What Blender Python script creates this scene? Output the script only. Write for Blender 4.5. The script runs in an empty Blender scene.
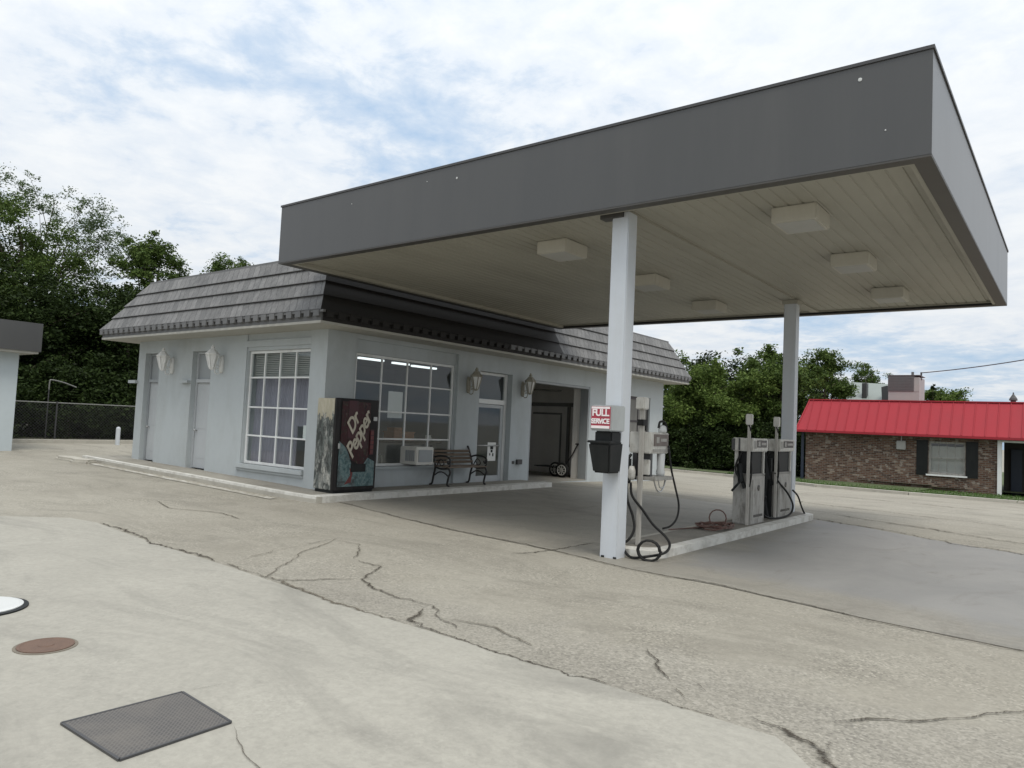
import bpy, bmesh, math, random
import numpy as np
from mathutils import Vector, Matrix
R = math.radians
scene = bpy.context.scene
COL = scene.collection
random.seed(7)

# ------------------------------------------------------------------ ground height
def G(x, y):
    return .015*min(max(-12-x, 0), 17) - .026*min(max(y-17, 0), 45)

# ------------------------------------------------------------------ materials
def new_mat(name):
    m = bpy.data.materials.new(name); m.use_nodes = True
    nt = m.node_tree; nt.nodes.clear()
    out = nt.nodes.new('ShaderNodeOutputMaterial')
    b = nt.nodes.new('ShaderNodeBsdfPrincipled')
    nt.links.new(b.outputs[0], out.inputs[0])
    return m, nt, b, out
def N(nt, typ, **kw):
    n = nt.nodes.new(typ)
    for k, v in kw.items(): setattr(n, k, v)
    return n
def coords(nt, scale=(1, 1, 1)):
    tc = N(nt, 'ShaderNodeTexCoord'); mp = N(nt, 'ShaderNodeMapping')
    mp.inputs['Scale'].default_value = scale
    nt.links.new(tc.outputs['Object'], mp.inputs[0]); return mp.outputs[0]
def noise(nt, vec, scale, detail=5, rough=.6, dist=0):
    n = N(nt, 'ShaderNodeTexNoise'); n.inputs['Scale'].default_value = scale
    n.inputs['Detail'].default_value = detail; n.inputs['Roughness'].default_value = rough
    n.inputs['Distortion'].default_value = dist
    nt.links.new(vec, n.inputs['Vector']); return n.outputs['Fac']
def ramp(nt, fac, stops):
    r = N(nt, 'ShaderNodeValToRGB'); e = r.color_ramp.elements
    while len(e) < len(stops): e.new(.5)
    for i, (p, c) in enumerate(stops):
        e[i].position = p
        e[i].color = (c, c, c, 1) if isinstance(c, (int, float)) else (*c, 1)
    nt.links.new(fac, r.inputs[0]); return r.outputs[0]
def mixc(nt, fac, a, b, mode='MIX'):
    m = N(nt, 'ShaderNodeMix', data_type='RGBA', blend_type=mode)
    for s, v in ((0, fac), (6, a), (7, b)):
        if isinstance(v, (int, float)): m.inputs[s].default_value = v
        elif isinstance(v, tuple): m.inputs[s].default_value = (*v, 1)
        else: nt.links.new(v, m.inputs[s])
    return m.outputs[2]
def math_(nt, op, a, b=0., c=0.):
    m = N(nt, 'ShaderNodeMath', operation=op)
    for i, v in enumerate((a, b, c)):
        if isinstance(v, (int, float)): m.inputs[i].default_value = v
        else: nt.links.new(v, m.inputs[i])
    return m.outputs[0]
def bump(nt, b, height, strength=.3, dist=.02):
    n = N(nt, 'ShaderNodeBump'); n.inputs['Strength'].default_value = strength
    n.inputs['Distance'].default_value = dist
    nt.links.new(height, n.inputs['Height']); nt.links.new(n.outputs[0], b.inputs['Normal'])

def paint(name, c, dirt=None, rough=.55, scale=1.5, amt=.45, stretch=(1, 1, .35), fine=60, bmp=.08, metal=0, spec=.5):
    """painted or plain surface with uneven weathering"""
    m, nt, b, o = new_mat(name)
    dirt = dirt or tuple(x*.55 for x in c)
    v = coords(nt, stretch); v2 = coords(nt)
    f = noise(nt, v, scale, 8, .65, .4)
    mask = ramp(nt, f, [(.45, 0.), (.75, amt)])
    f2 = noise(nt, v2, scale*6, 6, .7)
    cc = mixc(nt, mask, c, dirt)
    cc = mixc(nt, ramp(nt, f2, [(.3, 0.), (.8, .22)]), cc, tuple(min(1, x*1.25) for x in c))
    nt.links.new(cc, b.inputs['Base Color'])
    b.inputs['Roughness'].default_value = rough; b.inputs['Metallic'].default_value = metal
    b.inputs['Specular IOR Level'].default_value = spec
    if bmp: bump(nt, b, noise(nt, v2, fine, 4, .7), bmp, .01)
    return m

M = {}
M['wall'] = paint('wall_paint', (.425, .458, .468), (.29, .30, .285), .75, 1.1, .55, fine=38, bmp=.4)
M['wall_block'] = paint('outbuilding_paint', (.44, .49, .51), (.34, .37, .37), .7, .9, .35)
M['white'] = paint('white_trim', (.72, .73, .72), (.45, .44, .41), .5, 2.5, .5)
M['grey_trim'] = paint('grey_trim', (.30, .32, .33), (.2, .2, .2), .5, 2.5, .5)
M['door'] = paint('door_paint', (.44, .46, .47), (.32, .33, .33), .5, 1.6, .4)
M['soffit_white'] = paint('eave_soffit', (.40, .39, .35), (.28, .265, .23), .7, 1.2, .5)
M['column'] = paint('column_paint', (.52, .55, .585), (.45, .45, .43), .42, 1.5, .45, (3, 3, .3))
M['dark_metal'] = paint('dark_metal', (.045, .045, .047), (.08, .075, .07), .45, 4, .5)
M['black'] = paint('black_plastic', (.011, .0125, .0125), (.028, .028, .027), .5, 5, .5, spec=.25)
M['iron'] = paint('cast_iron', (.022, .022, .022), (.06, .045, .035), .45, 10, .5, bmp=.3)
M['rubber'] = paint('hose_rubber', (.012, .012, .012), (.03, .03, .027), .55, 8, .6, spec=.25)
M['pump'] = paint('pump_enamel', (.53, .52, .48), (.17, .145, .11), .45, 5, .85, (2, 2, .8))
M['pump_grey'] = paint('pump_cabinet', (.33, .32, .295), (.09, .08, .065), .5, 5.5, .95, (2, 2, .7))
M['pole'] = paint('weathered_post', (.40, .385, .35), (.2, .18, .15), .5, 5, .6)
M['steel'] = paint('dull_steel', (.45, .45, .44), (.25, .24, .22), .4, 6, .5, metal=.6)
M['interior'] = paint('interior_paint', (.27, .29, .30), (.2, .2, .19), .8, .8, .5)
M['garage'] = paint('garage_paint', (.74, .72, .68), (.5, .48, .44), .8, .8, .6)
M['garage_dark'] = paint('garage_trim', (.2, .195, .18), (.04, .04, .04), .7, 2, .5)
M['wood'] = paint('bench_wood', (.17, .13, .095), (.08, .065, .05), .6, 6, .6, (6, .6, 6), bmp=.3)
M['brownbox'] = paint('brown_box', (.24, .11, .055), (.12, .06, .03), .6, 8, .5)
M['curtain'] = paint('lavender_curtain', (.25, .235, .285), (.17, .16, .195), .9, 3, .5)
M['blind'] = paint('blind_slats', (.42, .42, .40), (.36, .36, .33), .7, 3, .5)
M['paper'] = paint('paper', (.75, .75, .72), (.6, .6, .57), .8, 4, .4)
M['concrete_kerb'] = paint('kerb_concrete', (.40, .38, .33), (.24, .22, .19), .85, 3, .6, (1, 1, 1), 80, .4)
M['kerb_white'] = paint('kerb_paint', (.56, .55, .51), (.30, .28, .24), .75, 5, 1., (1, 1, 1), 60, .35)
M['worn_paint'] = paint('worn_paint', (.27, .25, .205), (.60, .59, .55), .8, 3.2, 1., (1, 2, 1), 60, .3)
M['dark_rail'] = paint('fence_rail', (.16, .16, .15), (.08, .08, .07), .5, 6, .5)
M['rim_dirt'] = paint('rim_dirt', (.16, .14, .11), (.09, .08, .065), .9, 12, .8)
M['sign_red'] = paint('sign_red', (.36, .035, .06), (.28, .05, .07), .45, 8, .4)
M['sign_white'] = paint('sign_white', (.78, .72, .72), (.6, .5, .5), .45, 8, .4)
M['sign_grey'] = paint('sign_box_grey', (.34, .36, .36), (.22, .22, .22), .5, 5, .5)
M['cream'] = paint('logo_cream', (.50, .46, .37), (.16, .13, .10), .5, 14, .9)
M['vend_dark'] = paint('vend_dark', (.010, .0085, .0085), (.035, .03, .03), .45, 6, .6, spec=.25)
M['vend_maroon'] = paint('vend_maroon', (.05, .008, .012), (.012, .009, .009), .45, 5, 1., (1, 1, .6))
M['rust'] = paint('rust', (.13, .082, .06), (.08, .055, .045), .85, 14, .7, (1, 1, 1), 90, .5)
M['cable'] = paint('red_brown_cable', (.11, .055, .042), (.045, .03, .025), .6, 20, .6)
M['bark'] = paint('bark', (.10, .08, .06), (.05, .04, .03), .95, 6, .6, (2, 2, .4), 30, .8)
M['hvac'] = paint('hvac_panel', (.31, .31, .30), (.36, .34, .3), .5, 2, .5)
M['hvac_dark'] = paint('hvac_louvre', (.11, .11, .11), (.12, .1, .1), .6, 3, .5)
M['tank_green'] = paint('pale_green_metal', (.19, .215, .20), (.18, .205, .19), .5, 1, .4)
M['cover_white'] = paint('white_cover', (.52, .53, .52), (.65, .65, .63), .45, 4, .3)
M['ac_white'] = paint('ac_casing', (.62, .61, .57), (.42, .40, .35), .5, 5, .5)
M['blue_dark'] = paint('downspout_blue', (.018, .026, .045), (.015, .02, .03), .5, 3, .4)
M['amber'] = paint('lantern_aged', (.33, .31, .25), (.06, .05, .033), .5, 9, .8)
M['lantern_white'] = paint('lantern_white', (.70, .70, .68), (.42, .41, .39), .45, 9, .6)
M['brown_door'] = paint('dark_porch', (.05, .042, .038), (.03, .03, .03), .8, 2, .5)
M['display'] = paint('display_dark', (.03, .03, .03), (.09, .08, .07), .25, 14, .6)
M['pump_brown'] = paint('display_brown', (.10, .075, .065), (.2, .17, .15), .35, 18, .6)
M['canopy_light'] = paint('light_housing', (.47, .45, .39), (.34, .31, .25), .5, 3, .5)
M['crackfill'] = paint('crack_dirt', (.055, .048, .04), (.12, .106, .085), .95, 12, .7, (1, 1, 1))
M['joint'] = paint('joint_dirt', (.14, .125, .10), (.20, .182, .148), .95, 6, .9, (1, 1, 1))

def fascia_mat():
    m, nt, b, o = new_mat('fascia_metal')
    v = coords(nt, (1.2, 1.2, .12))
    f = noise(nt, v, 2.2, 8, .7, .2)
    f2 = noise(nt, coords(nt), .35, 3)
    cc = mixc(nt, ramp(nt, f, [(.4, 0.), (.8, .4)]), (.064, .065, .065), (.092, .091, .088))
    cc = mixc(nt, ramp(nt, f2, [(.4, 0.), (.7, .4)]), cc, (.062, .064, .067))
    nt.links.new(cc, b.inputs['Base Color'])
    b.inputs['Roughness'].default_value = .32
    bump(nt, b, noise(nt, coords(nt, (.5, .5, .2)), 1.3, 2), .25, .05)
    return m
M['fascia'] = fascia_mat()
M['fascia_lip'] = paint('fascia_lip', (.06, .057, .052), (.04, .037, .033), .5, 2, .6)

def soffit_mat():
    m, nt, b, o = new_mat('canopy_soffit')
    v = coords(nt, (1, .25, 1))
    f = noise(nt, v, 1.1, 7, .65, .3); f2 = noise(nt, coords(nt), .5, 4)
    cc = mixc(nt, ramp(nt, f, [(.42, 0.), (.75, .6)]), (.355, .342, .29), (.225, .212, .172))
    cc = mixc(nt, ramp(nt, f2, [(.45, 0.), (.7, .35)]), cc, (.32, .305, .255))
    nt.links.new(cc, b.inputs['Base Color']); b.inputs['Roughness'].default_value = .55
    return m
M['soffit'] = soffit_mat()

def shingle_mat():
    m, nt, b, o = new_mat('roof_shake')
    v = coords(nt, (3.4, 3.4, .55))
    f = noise(nt, v, 2.2, 7, .8, .5)
    g = coords(nt, (1, 1, 1)); f2 = noise(nt, g, 1.2, 4)
    cc = mixc(nt, ramp(nt, f, [(.3, 0.), (.75, 1.)]), (.065, .065, .066), (.20, .197, .19))
    cc = mixc(nt, ramp(nt, f2, [(.4, 0.), (.75, .5)]), cc, (.165, .16, .155))
    tc = N(nt, 'ShaderNodeTexCoord'); s = N(nt, 'ShaderNodeSeparateXYZ'); nt.links.new(tc.outputs['Object'], s.inputs[0])
    cb = N(nt, 'ShaderNodeCombineXYZ'); wob = math_(nt, 'MULTIPLY', noise(nt, coords(nt), 5, 3), .12)
    nt.links.new(math_(nt, 'ADD', math_(nt, 'ADD', s.outputs[0], s.outputs[1]), wob), cb.inputs[0]); nt.links.new(math_(nt, 'SUBTRACT', s.outputs[2], 3.60), cb.inputs[1])
    br = N(nt, 'ShaderNodeTexBrick'); br.inputs['Scale'].default_value = 1.; br.inputs['Brick Width'].default_value = .21; br.inputs['Row Height'].default_value = .315
    br.inputs['Mortar Size'].default_value = .011; br.inputs['Color1'].default_value = (.75, .75, .75, 1); br.inputs['Color2'].default_value = (1.25, 1.25, 1.25, 1); br.inputs['Mortar'].default_value = (.45, .45, .45, 1)
    br.offset = .37; nt.links.new(cb.outputs[0], br.inputs[0])
    cc = mixc(nt, .75, cc, br.outputs['Color'], 'MULTIPLY')
    nt.links.new(cc, b.inputs['Base Color']); b.inputs['Roughness'].default_value = .6
    bump(nt, b, math_(nt, 'SUBTRACT', f, br.outputs['Fac']), .8, .03); return m
M['shingle'] = shingle_mat()
M['tile_edge'] = paint('tile_edge_grey', (.13, .13, .13), (.075, .075, .075), .55, 3, .6)
M['shingle_shaded'] = paint('shaded_shake', (.012, .0105, .0095), (.02, .018, .016), .7, 6, .7, (3, 3, .5))  # roof shake and eave edge, darkened in colour to stand for canopy shade

def concrete_mat(name, base, dark, light, agg=.5, patch=None, wet=.85):
    m, nt, b, o = new_mat(name)
    v = coords(nt)
    big = noise(nt, v, .22, 5, .6, .6)
    mid = noise(nt, v, 1.3, 8, .65, .5)
    fine = noise(nt, v, 14, 8, .75)
    spk = N(nt, 'ShaderNodeTexVoronoi'); spk.inputs['Scale'].default_value = 55
    nt.links.new(v, spk.inputs['Vector'])
    spc = N(nt, 'ShaderNodeSeparateColor'); nt.links.new(spk.outputs['Color'], spc.inputs[0])
    c = mixc(nt, ramp(nt, big, [(.38, 0.), (.68, .75)]), base, dark)
    c = mixc(nt, ramp(nt, mid, [(.42, 0.), (.72, .6)]), c, light)
    c = mixc(nt, ramp(nt, noise(nt, coords(nt, (.45, 1.2, 1)), .8, 9, .7, 1.2), [(.49, 0.), (.68, .75)]), c, tuple(x*.72 for x in dark))
    c = mixc(nt, ramp(nt, fine, [(.3, .35), (.6, 0.)]), c, tuple(x*.6 for x in dark))
    # exposed aggregate, gathered in patches
    pm = ramp(nt, noise(nt, v, .7, 6, .7, .8), [(.40, .15), (.66, 1.)])
    sp = ramp(nt, spc.outputs[0], [(0., 0.), (.62, .0), (.7, .75), (1., 1.)])
    c = mixc(nt, math_(nt, 'MULTIPLY', math_(nt, 'MULTIPLY', sp, pm), agg), c, tuple(x*.45 for x in dark))
    sp2 = ramp(nt, spc.outputs[1], [(0., 0.), (.78, 0.), (.85, 1.)])
    c = mixc(nt, math_(nt, 'MULTIPLY', math_(nt, 'MULTIPLY', sp2, pm), agg*.7), c, tuple(min(1, x*1.45) for x in light))
    if patch: c = patch(nt, c)
    nt.links.new(c, b.inputs['Base Color'])
    b.inputs['Roughness'].default_value = wet
    h = math_(nt, 'ADD', fine, math_(nt, 'MULTIPLY', spk.outputs['Distance'], agg*.8))
    bump(nt, b, h, .35, .008)
    return m
def worn_band(nt, c):
    """worn grey gravelly strip where the old paving meets the slab"""
    tc = N(nt, 'ShaderNodeTexCoord'); s = N(nt, 'ShaderNodeSeparateXYZ'); nt.links.new(tc.outputs['Object'], s.inputs[0])
    n = noise(nt, tc.outputs['Object'], 1.6, 6, .7, .6)
    d = math_(nt, 'SUBTRACT', s.outputs[1], 4.05)
    w = math_(nt, 'ADD', d, math_(nt, 'MULTIPLY', math_(nt, 'SUBTRACT', n, .5), 2.4))
    m1 = ramp(nt, math_(nt, 'MULTIPLY', math_(nt, 'ADD', w, 1), .25), [(.1, 1.), (.42, .8), (.55, 0.)])
    xl = ramp(nt, math_(nt, 'MULTIPLY', math_(nt, 'ADD', s.outputs[0], 9), .1), [(.15, 0.), (.35, 1.)])
    f = math_(nt, 'MULTIPLY', m1, xl)
    v = N(nt, 'ShaderNodeTexVoronoi'); v.inputs['Scale'].default_value = 62
    nt.links.new(tc.outputs['Object'], v.inputs['Vector'])
    sc = N(nt, 'ShaderNodeSeparateColor'); nt.links.new(v.outputs['Color'], sc.inputs[0])
    grav = ramp(nt, sc.outputs[0], [(0., (.09, .085, .075)), (.4, (.20, .188, .16)), (.8, (.29, .272, .235)), (1., (.36, .34, .30))])
    return mixc(nt, math_(nt, 'MULTIPLY', f, .45), c, grav)
M['ground'] = concrete_mat('old_paving', (.288, .269, .222), (.228, .21, .171), (.335, .315, .265), .55, worn_band)
M['slab'] = concrete_mat('smooth_slab', (.338, .323, .278), (.282, .270, .234), (.372, .356, .308), .12)
def outer_lane(nt, c):
    tc = N(nt, 'ShaderNodeTexCoord'); s = N(nt, 'ShaderNodeSeparateXYZ'); nt.links.new(tc.outputs['Object'], s.inputs[0])
    n = math_(nt, 'MULTIPLY', math_(nt, 'SUBTRACT', noise(nt, tc.outputs['Object'], .9, 7, .65, .6), .5), 1.6)
    mx = ramp(nt, math_(nt, 'ADD', math_(nt, 'MULTIPLY', math_(nt, 'ADD', s.outputs[0], 4.1), 1.), n), [(.0, 0.), (.5, 1.)])
    yy = math_(nt, 'SUBTRACT', math_(nt, 'ADD', s.outputs[1], math_(nt, 'MULTIPLY', s.outputs[0], .17)), 7.55)
    my = ramp(nt, math_(nt, 'ADD', yy, n), [(.0, 0.), (.55, 1.)])
    f = noise(nt, coords(nt, (1, .6, 1)), .8, 8, .65, .8)
    g = ramp(nt, f, [(.35, (.18, .178, .172)), (.65, (.235, .23, .218))])
    c = mixc(nt, math_(nt, 'MULTIPLY', math_(nt, 'MULTIPLY', mx, my), .85), c, g)
    # oil and tyre stains round the island
    o = ramp(nt, noise(nt, coords(nt, (1, .5, 1)), 1.1, 8, .7, 1.5), [(.55, 0.), (.72, .6)])
    return mixc(nt, o, c, (.12, .105, .085))
M['pad'] = concrete_mat('forecourt_concrete', (.25, .233, .195), (.20, .188, .16), (.29, .272, .232), .22, outer_lane, .6)
M['walk'] = concrete_mat('walk_concrete', (.29, .275, .235), (.23, .21, .175), (.34, .32, .28), .2)
M['islandtop'] = concrete_mat('island_concrete', (.22, .205, .172), (.15, .137, .115), (.27, .25, .215), .3)
M['street'] = concrete_mat('street_concrete', (.37, .35, .30), (.31, .29, .25), (.42, .40, .35), .2)

def glass_mat(name, tint, refl=1.0):
    m = bpy.data.materials.new(name); m.use_nodes = True; nt = m.node_tree; nt.nodes.clear()
    out = N(nt, 'ShaderNodeOutputMaterial'); t = N(nt, 'ShaderNodeBsdfTransparent'); g = N(nt, 'ShaderNodeBsdfGlossy')
    t.inputs[0].default_value = (*tint, 1); g.inputs[1].default_value = .03
    ge = N(nt, 'ShaderNodeNewGeometry'); dt = N(nt, 'ShaderNodeVectorMath', operation='DOT_PRODUCT')
    nt.links.new(ge.outputs['Normal'], dt.inputs[0]); nt.links.new(ge.outputs['Incoming'], dt.inputs[1])
    sch = math_(nt, 'POWER', math_(nt, 'SUBTRACT', 1., math_(nt, 'ABSOLUTE', dt.outputs['Value'])), 5.)
    fr_ = math_(nt, 'ADD', .04, math_(nt, 'MULTIPLY', sch, .96))
    mx = N(nt, 'ShaderNodeMixShader')
    nt.links.new(math_(nt, 'MULTIPLY', fr_, refl), mx.inputs[0])
    nt.links.new(t.outputs[0], mx.inputs[1]); nt.links.new(g.outputs[0], mx.inputs[2]); nt.links.new(mx.outputs[0], out.inputs[0])
    return m
M['glass'] = glass_mat('window_glass', (.93, .95, .95))
M['glass_clear'] = glass_mat('clear_glass', (.95, .96, .96))

def leaf_mat(name, dark, mid, light, trans=.25):
    m, nt, b, out = new_mat(name)
    g = N(nt, 'ShaderNodeNewGeometry'); n = noise(nt, coords(nt), .55, 4, .6)
    f = math_(nt, 'ADD', math_(nt, 'MULTIPLY', g.outputs['Random Per Island'], .6), math_(nt, 'MULTIPLY', n, .4))
    c = ramp(nt, f, [(.15, dark), (.5, mid), (.85, light)])
    nt.links.new(c, b.inputs['Base Color']); b.inputs['Roughness'].default_value = .5
    b.inputs['Specular IOR Level'].default_value = .08
    tr = N(nt, 'ShaderNodeBsdfTranslucent'); nt.links.new(c, tr.inputs[0])
    mx = N(nt, 'ShaderNodeMixShader'); mx.inputs[0].default_value = trans
    nt.links.new(b.outputs[0], mx.inputs[1]); nt.links.new(tr.outputs[0], mx.inputs[2]); nt.links.new(mx.outputs[0], out.inputs[0])
    return m
M['leaf_dark'] = leaf_mat('leaf_dark', (.011, .019, .006), (.021, .035, .010), (.043, .066, .019), .12)
M['leaf_mid'] = leaf_mat('leaf_mid', (.034, .058, .015), (.066, .105, .026), (.13, .18, .05))
M['leaf_light'] = leaf_mat('leaf_light', (.036, .062, .014), (.082, .125, .029), (.175, .235, .065), .3)
M['leaf_pale'] = leaf_mat('leaf_pale', (.05, .08, .035), (.09, .13, .06), (.14, .18, .09), .3)
M['grass'] = leaf_mat('grass', (.045, .09, .02), (.075, .14, .035), (.12, .19, .06))
M['soil'] = paint('soil_and_turf', (.06, .085, .03), (.10, .085, .055), .95, 3, .8, (1, 1, 1), 40, .5)
M['wood_floor'] = paint('forest_floor', (.05, .05, .03), (.08, .07, .045), .95, 1.5, .8, (1, 1, 1), 20, .6)

def vend_side():
    m, nt, b, o = new_mat('peeling_vend_side')
    v = coords(nt, (1, 1, .45))
    f = noise(nt, v, 5, 10, .75, .8); f2 = noise(nt, coords(nt, (1, 1, .3)), 9, 8, .75, 1.2)
    s = N(nt, 'ShaderNodeSeparateXYZ'); tc = N(nt, 'ShaderNodeTexCoord'); nt.links.new(tc.outputs['Object'], s.inputs[0])
    zz = math_(nt, 'MULTIPLY', s.outputs[2], .5)
    top = ramp(nt, math_(nt, 'ADD', zz, math_(nt, 'MULTIPLY', f2, .5)), [(.99, 0.), (1.05, .75)])
    c = ramp(nt, f, [(.33, (.03, .035, .033)), (.47, (.12, .135, .125)), (.57, (.34, .34, .31)), (.75, (.52, .50, .43))])
    c = mixc(nt, math_(nt, 'MULTIPLY', ramp(nt, f2, [(.47, 0.), (.57, 1.)]), .9), c, (.02, .022, .02))
    c = mixc(nt, top, c, (.50, .45, .33))
    nt.links.new(c, b.inputs['Base Color']); b.inputs['Roughness'].default_value = .6
    bump(nt, b, f, .4, .01); return m
M['vend_side'] = vend_side()
def vend_ice():
    m, nt, b, o = new_mat('vend_ice_graphic')
    v = coords(nt, (1, 1, 1)); f = noise(nt, v, 7, 10, .75, 2.0); f2 = noise(nt, v, 3, 6, .7, 1.0)
    c = ramp(nt, f, [(.32, (.015, .035, .04)), (.47, (.06, .12, .125)), (.56, (.16, .22, .22)), (.63, (.05, .09, .10)), (.75, (.3, .33, .31))])
    c = mixc(nt, ramp(nt, f2, [(.5, 0.), (.62, .8)]), c, (.035, .03, .03))
    nt.links.new(c, b.inputs['Base Color']); b.inputs['Roughness'].default_value = .35; return m
M['vend_ice'] = vend_ice()
def vend_graphic():
    m, nt, b, o = new_mat('vend_dark_graphic')
    v = coords(nt, (1, 1, .6)); f = noise(nt, v, 4.5, 9, .75, 2.5); f2 = noise(nt, coords(nt), 11, 8, .75, 1.)
    c = ramp(nt, f, [(.35, (.008, .008, .008)), (.48, (.05, .009, .012)), (.56, (.02, .016, .013)), (.64, (.075, .05, .03)), (.74, (.03, .05, .05))])
    c = mixc(nt, ramp(nt, f2, [(.55, 0.), (.68, .7)]), c, (.12, .10, .085))
    nt.links.new(c, b.inputs['Base Color']); b.inputs['Roughness'].default_value = .4; b.inputs['Specular IOR Level'].default_value = .3; return m
M['vend_graphic'] = vend_graphic()
M['vend_red'] = paint('vend_red_streak', (.13, .022, .022), (.04, .025, .025), .4, 14, .9)

def plate_mat():
    m, nt, b, o = new_mat('tread_plate')
    v = coords(nt)
    ck = N(nt, 'ShaderNodeTexBrick'); ck.inputs['Scale'].default_value = 15; ck.inputs['Mortar Size'].default_value = .05
    mp = N(nt, 'ShaderNodeMapping'); mp.inputs['Rotation'].default_value = (0, 0, R(45)); nt.links.new(v, mp.inputs[0]); nt.links.new(mp.outputs[0], ck.inputs[0])
    f = noise(nt, v, 4, 8, .7, .5)
    c = mixc(nt, ramp(nt, f, [(.4, 0.), (.7, .8)]), (.085, .08, .077), (.13, .118, .105))
    c = mixc(nt, math_(nt, 'MULTIPLY', ck.outputs['Fac'], .5), c, (.19, .178, .163))
    c = mixc(nt, ramp(nt, noise(nt, v, 1.8, 7, .7), [(.5, 0.), (.7, .6)]), c, (.17, .155, .135))
    nt.links.new(c, b.inputs['Base Color']); b.inputs['Roughness'].default_value = .6; b.inputs['Metallic'].default_value = .3
    bump(nt, b, ck.outputs['Fac'], .6, .004); return m
M['plate'] = plate_mat()

def brick_mat():
    m, nt, b, o = new_mat('brick')
    tc = N(nt, 'ShaderNodeTexCoord'); s = N(nt, 'ShaderNodeSeparateXYZ'); nt.links.new(tc.outputs['Object'], s.inputs[0])
    cb = N(nt, 'ShaderNodeCombineXYZ'); nt.links.new(math_(nt, 'ADD', s.outputs[0], s.outputs[1]), cb.inputs[0]); nt.links.new(s.outputs[2], cb.inputs[1])
    br = N(nt, 'ShaderNodeTexBrick'); br.inputs['Scale'].default_value = 1.0
    br.inputs['Brick Width'].default_value = .22; br.inputs['Row Height'].default_value = .078; br.inputs['Mortar Size'].default_value = .012
    br.inputs['Color1'].default_value = (0, 0, 0, 1); br.inputs['Color2'].default_value = (1, 1, 1, 1); br.inputs['Mortar'].default_value = (.5, .5, .5, 1)
    br.inputs['Bias'].default_value = 0
    nt.links.new(cb.outputs[0], br.inputs[0])
    vr = N(nt, 'ShaderNodeTexVoronoi'); vr.inputs['Scale'].default_value = 8.5
    nt.links.new(cb.outputs[0], vr.inputs[0]); sc = N(nt, 'ShaderNodeSeparateColor'); nt.links.new(vr.outputs['Color'], sc.inputs[0])
    c = ramp(nt, br.outputs['Color'], [(0., (.05, .025, .017)), (.35, (.095, .045, .028)), (.65, (.125, .066, .042)), (.85, (.15, .09, .06)), (1., (.28, .22, .17))])
    c = mixc(nt, ramp(nt, sc.outputs[0], [(.91, 0.), (.93, .8)]), c, (.30, .26, .22))
    c = mixc(nt, br.outputs['Fac'], c, (.16, .14, .118))
    nt.links.new(c, b.inputs['Base Color']); b.inputs['Roughness'].default_value = .9
    bump(nt, b, math_(nt, 'SUBTRACT', 1., br.outputs['Fac']), .6, .02); return m
M['brick'] = brick_mat()
M['red_metal'] = paint('red_roof_metal', (.30, .027, .037), (.22, .032, .04), .6, .9, .5, (1, 1, .3), spec=.2)
def emit(name, c, s):
    m = bpy.data.materials.new(name); m.use_nodes = True; nt = m.node_tree; nt.nodes.clear()
    o = N(nt, 'ShaderNodeOutputMaterial'); e = N(nt, 'ShaderNodeEmission'); e.inputs[0].default_value = (*c, 1); e.inputs[1].default_value = s
    nt.links.new(e.outputs[0], o.inputs[0]); return m
M['tube_light'] = emit('tube_light', (.93, 1, 1), 1.3)

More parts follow.
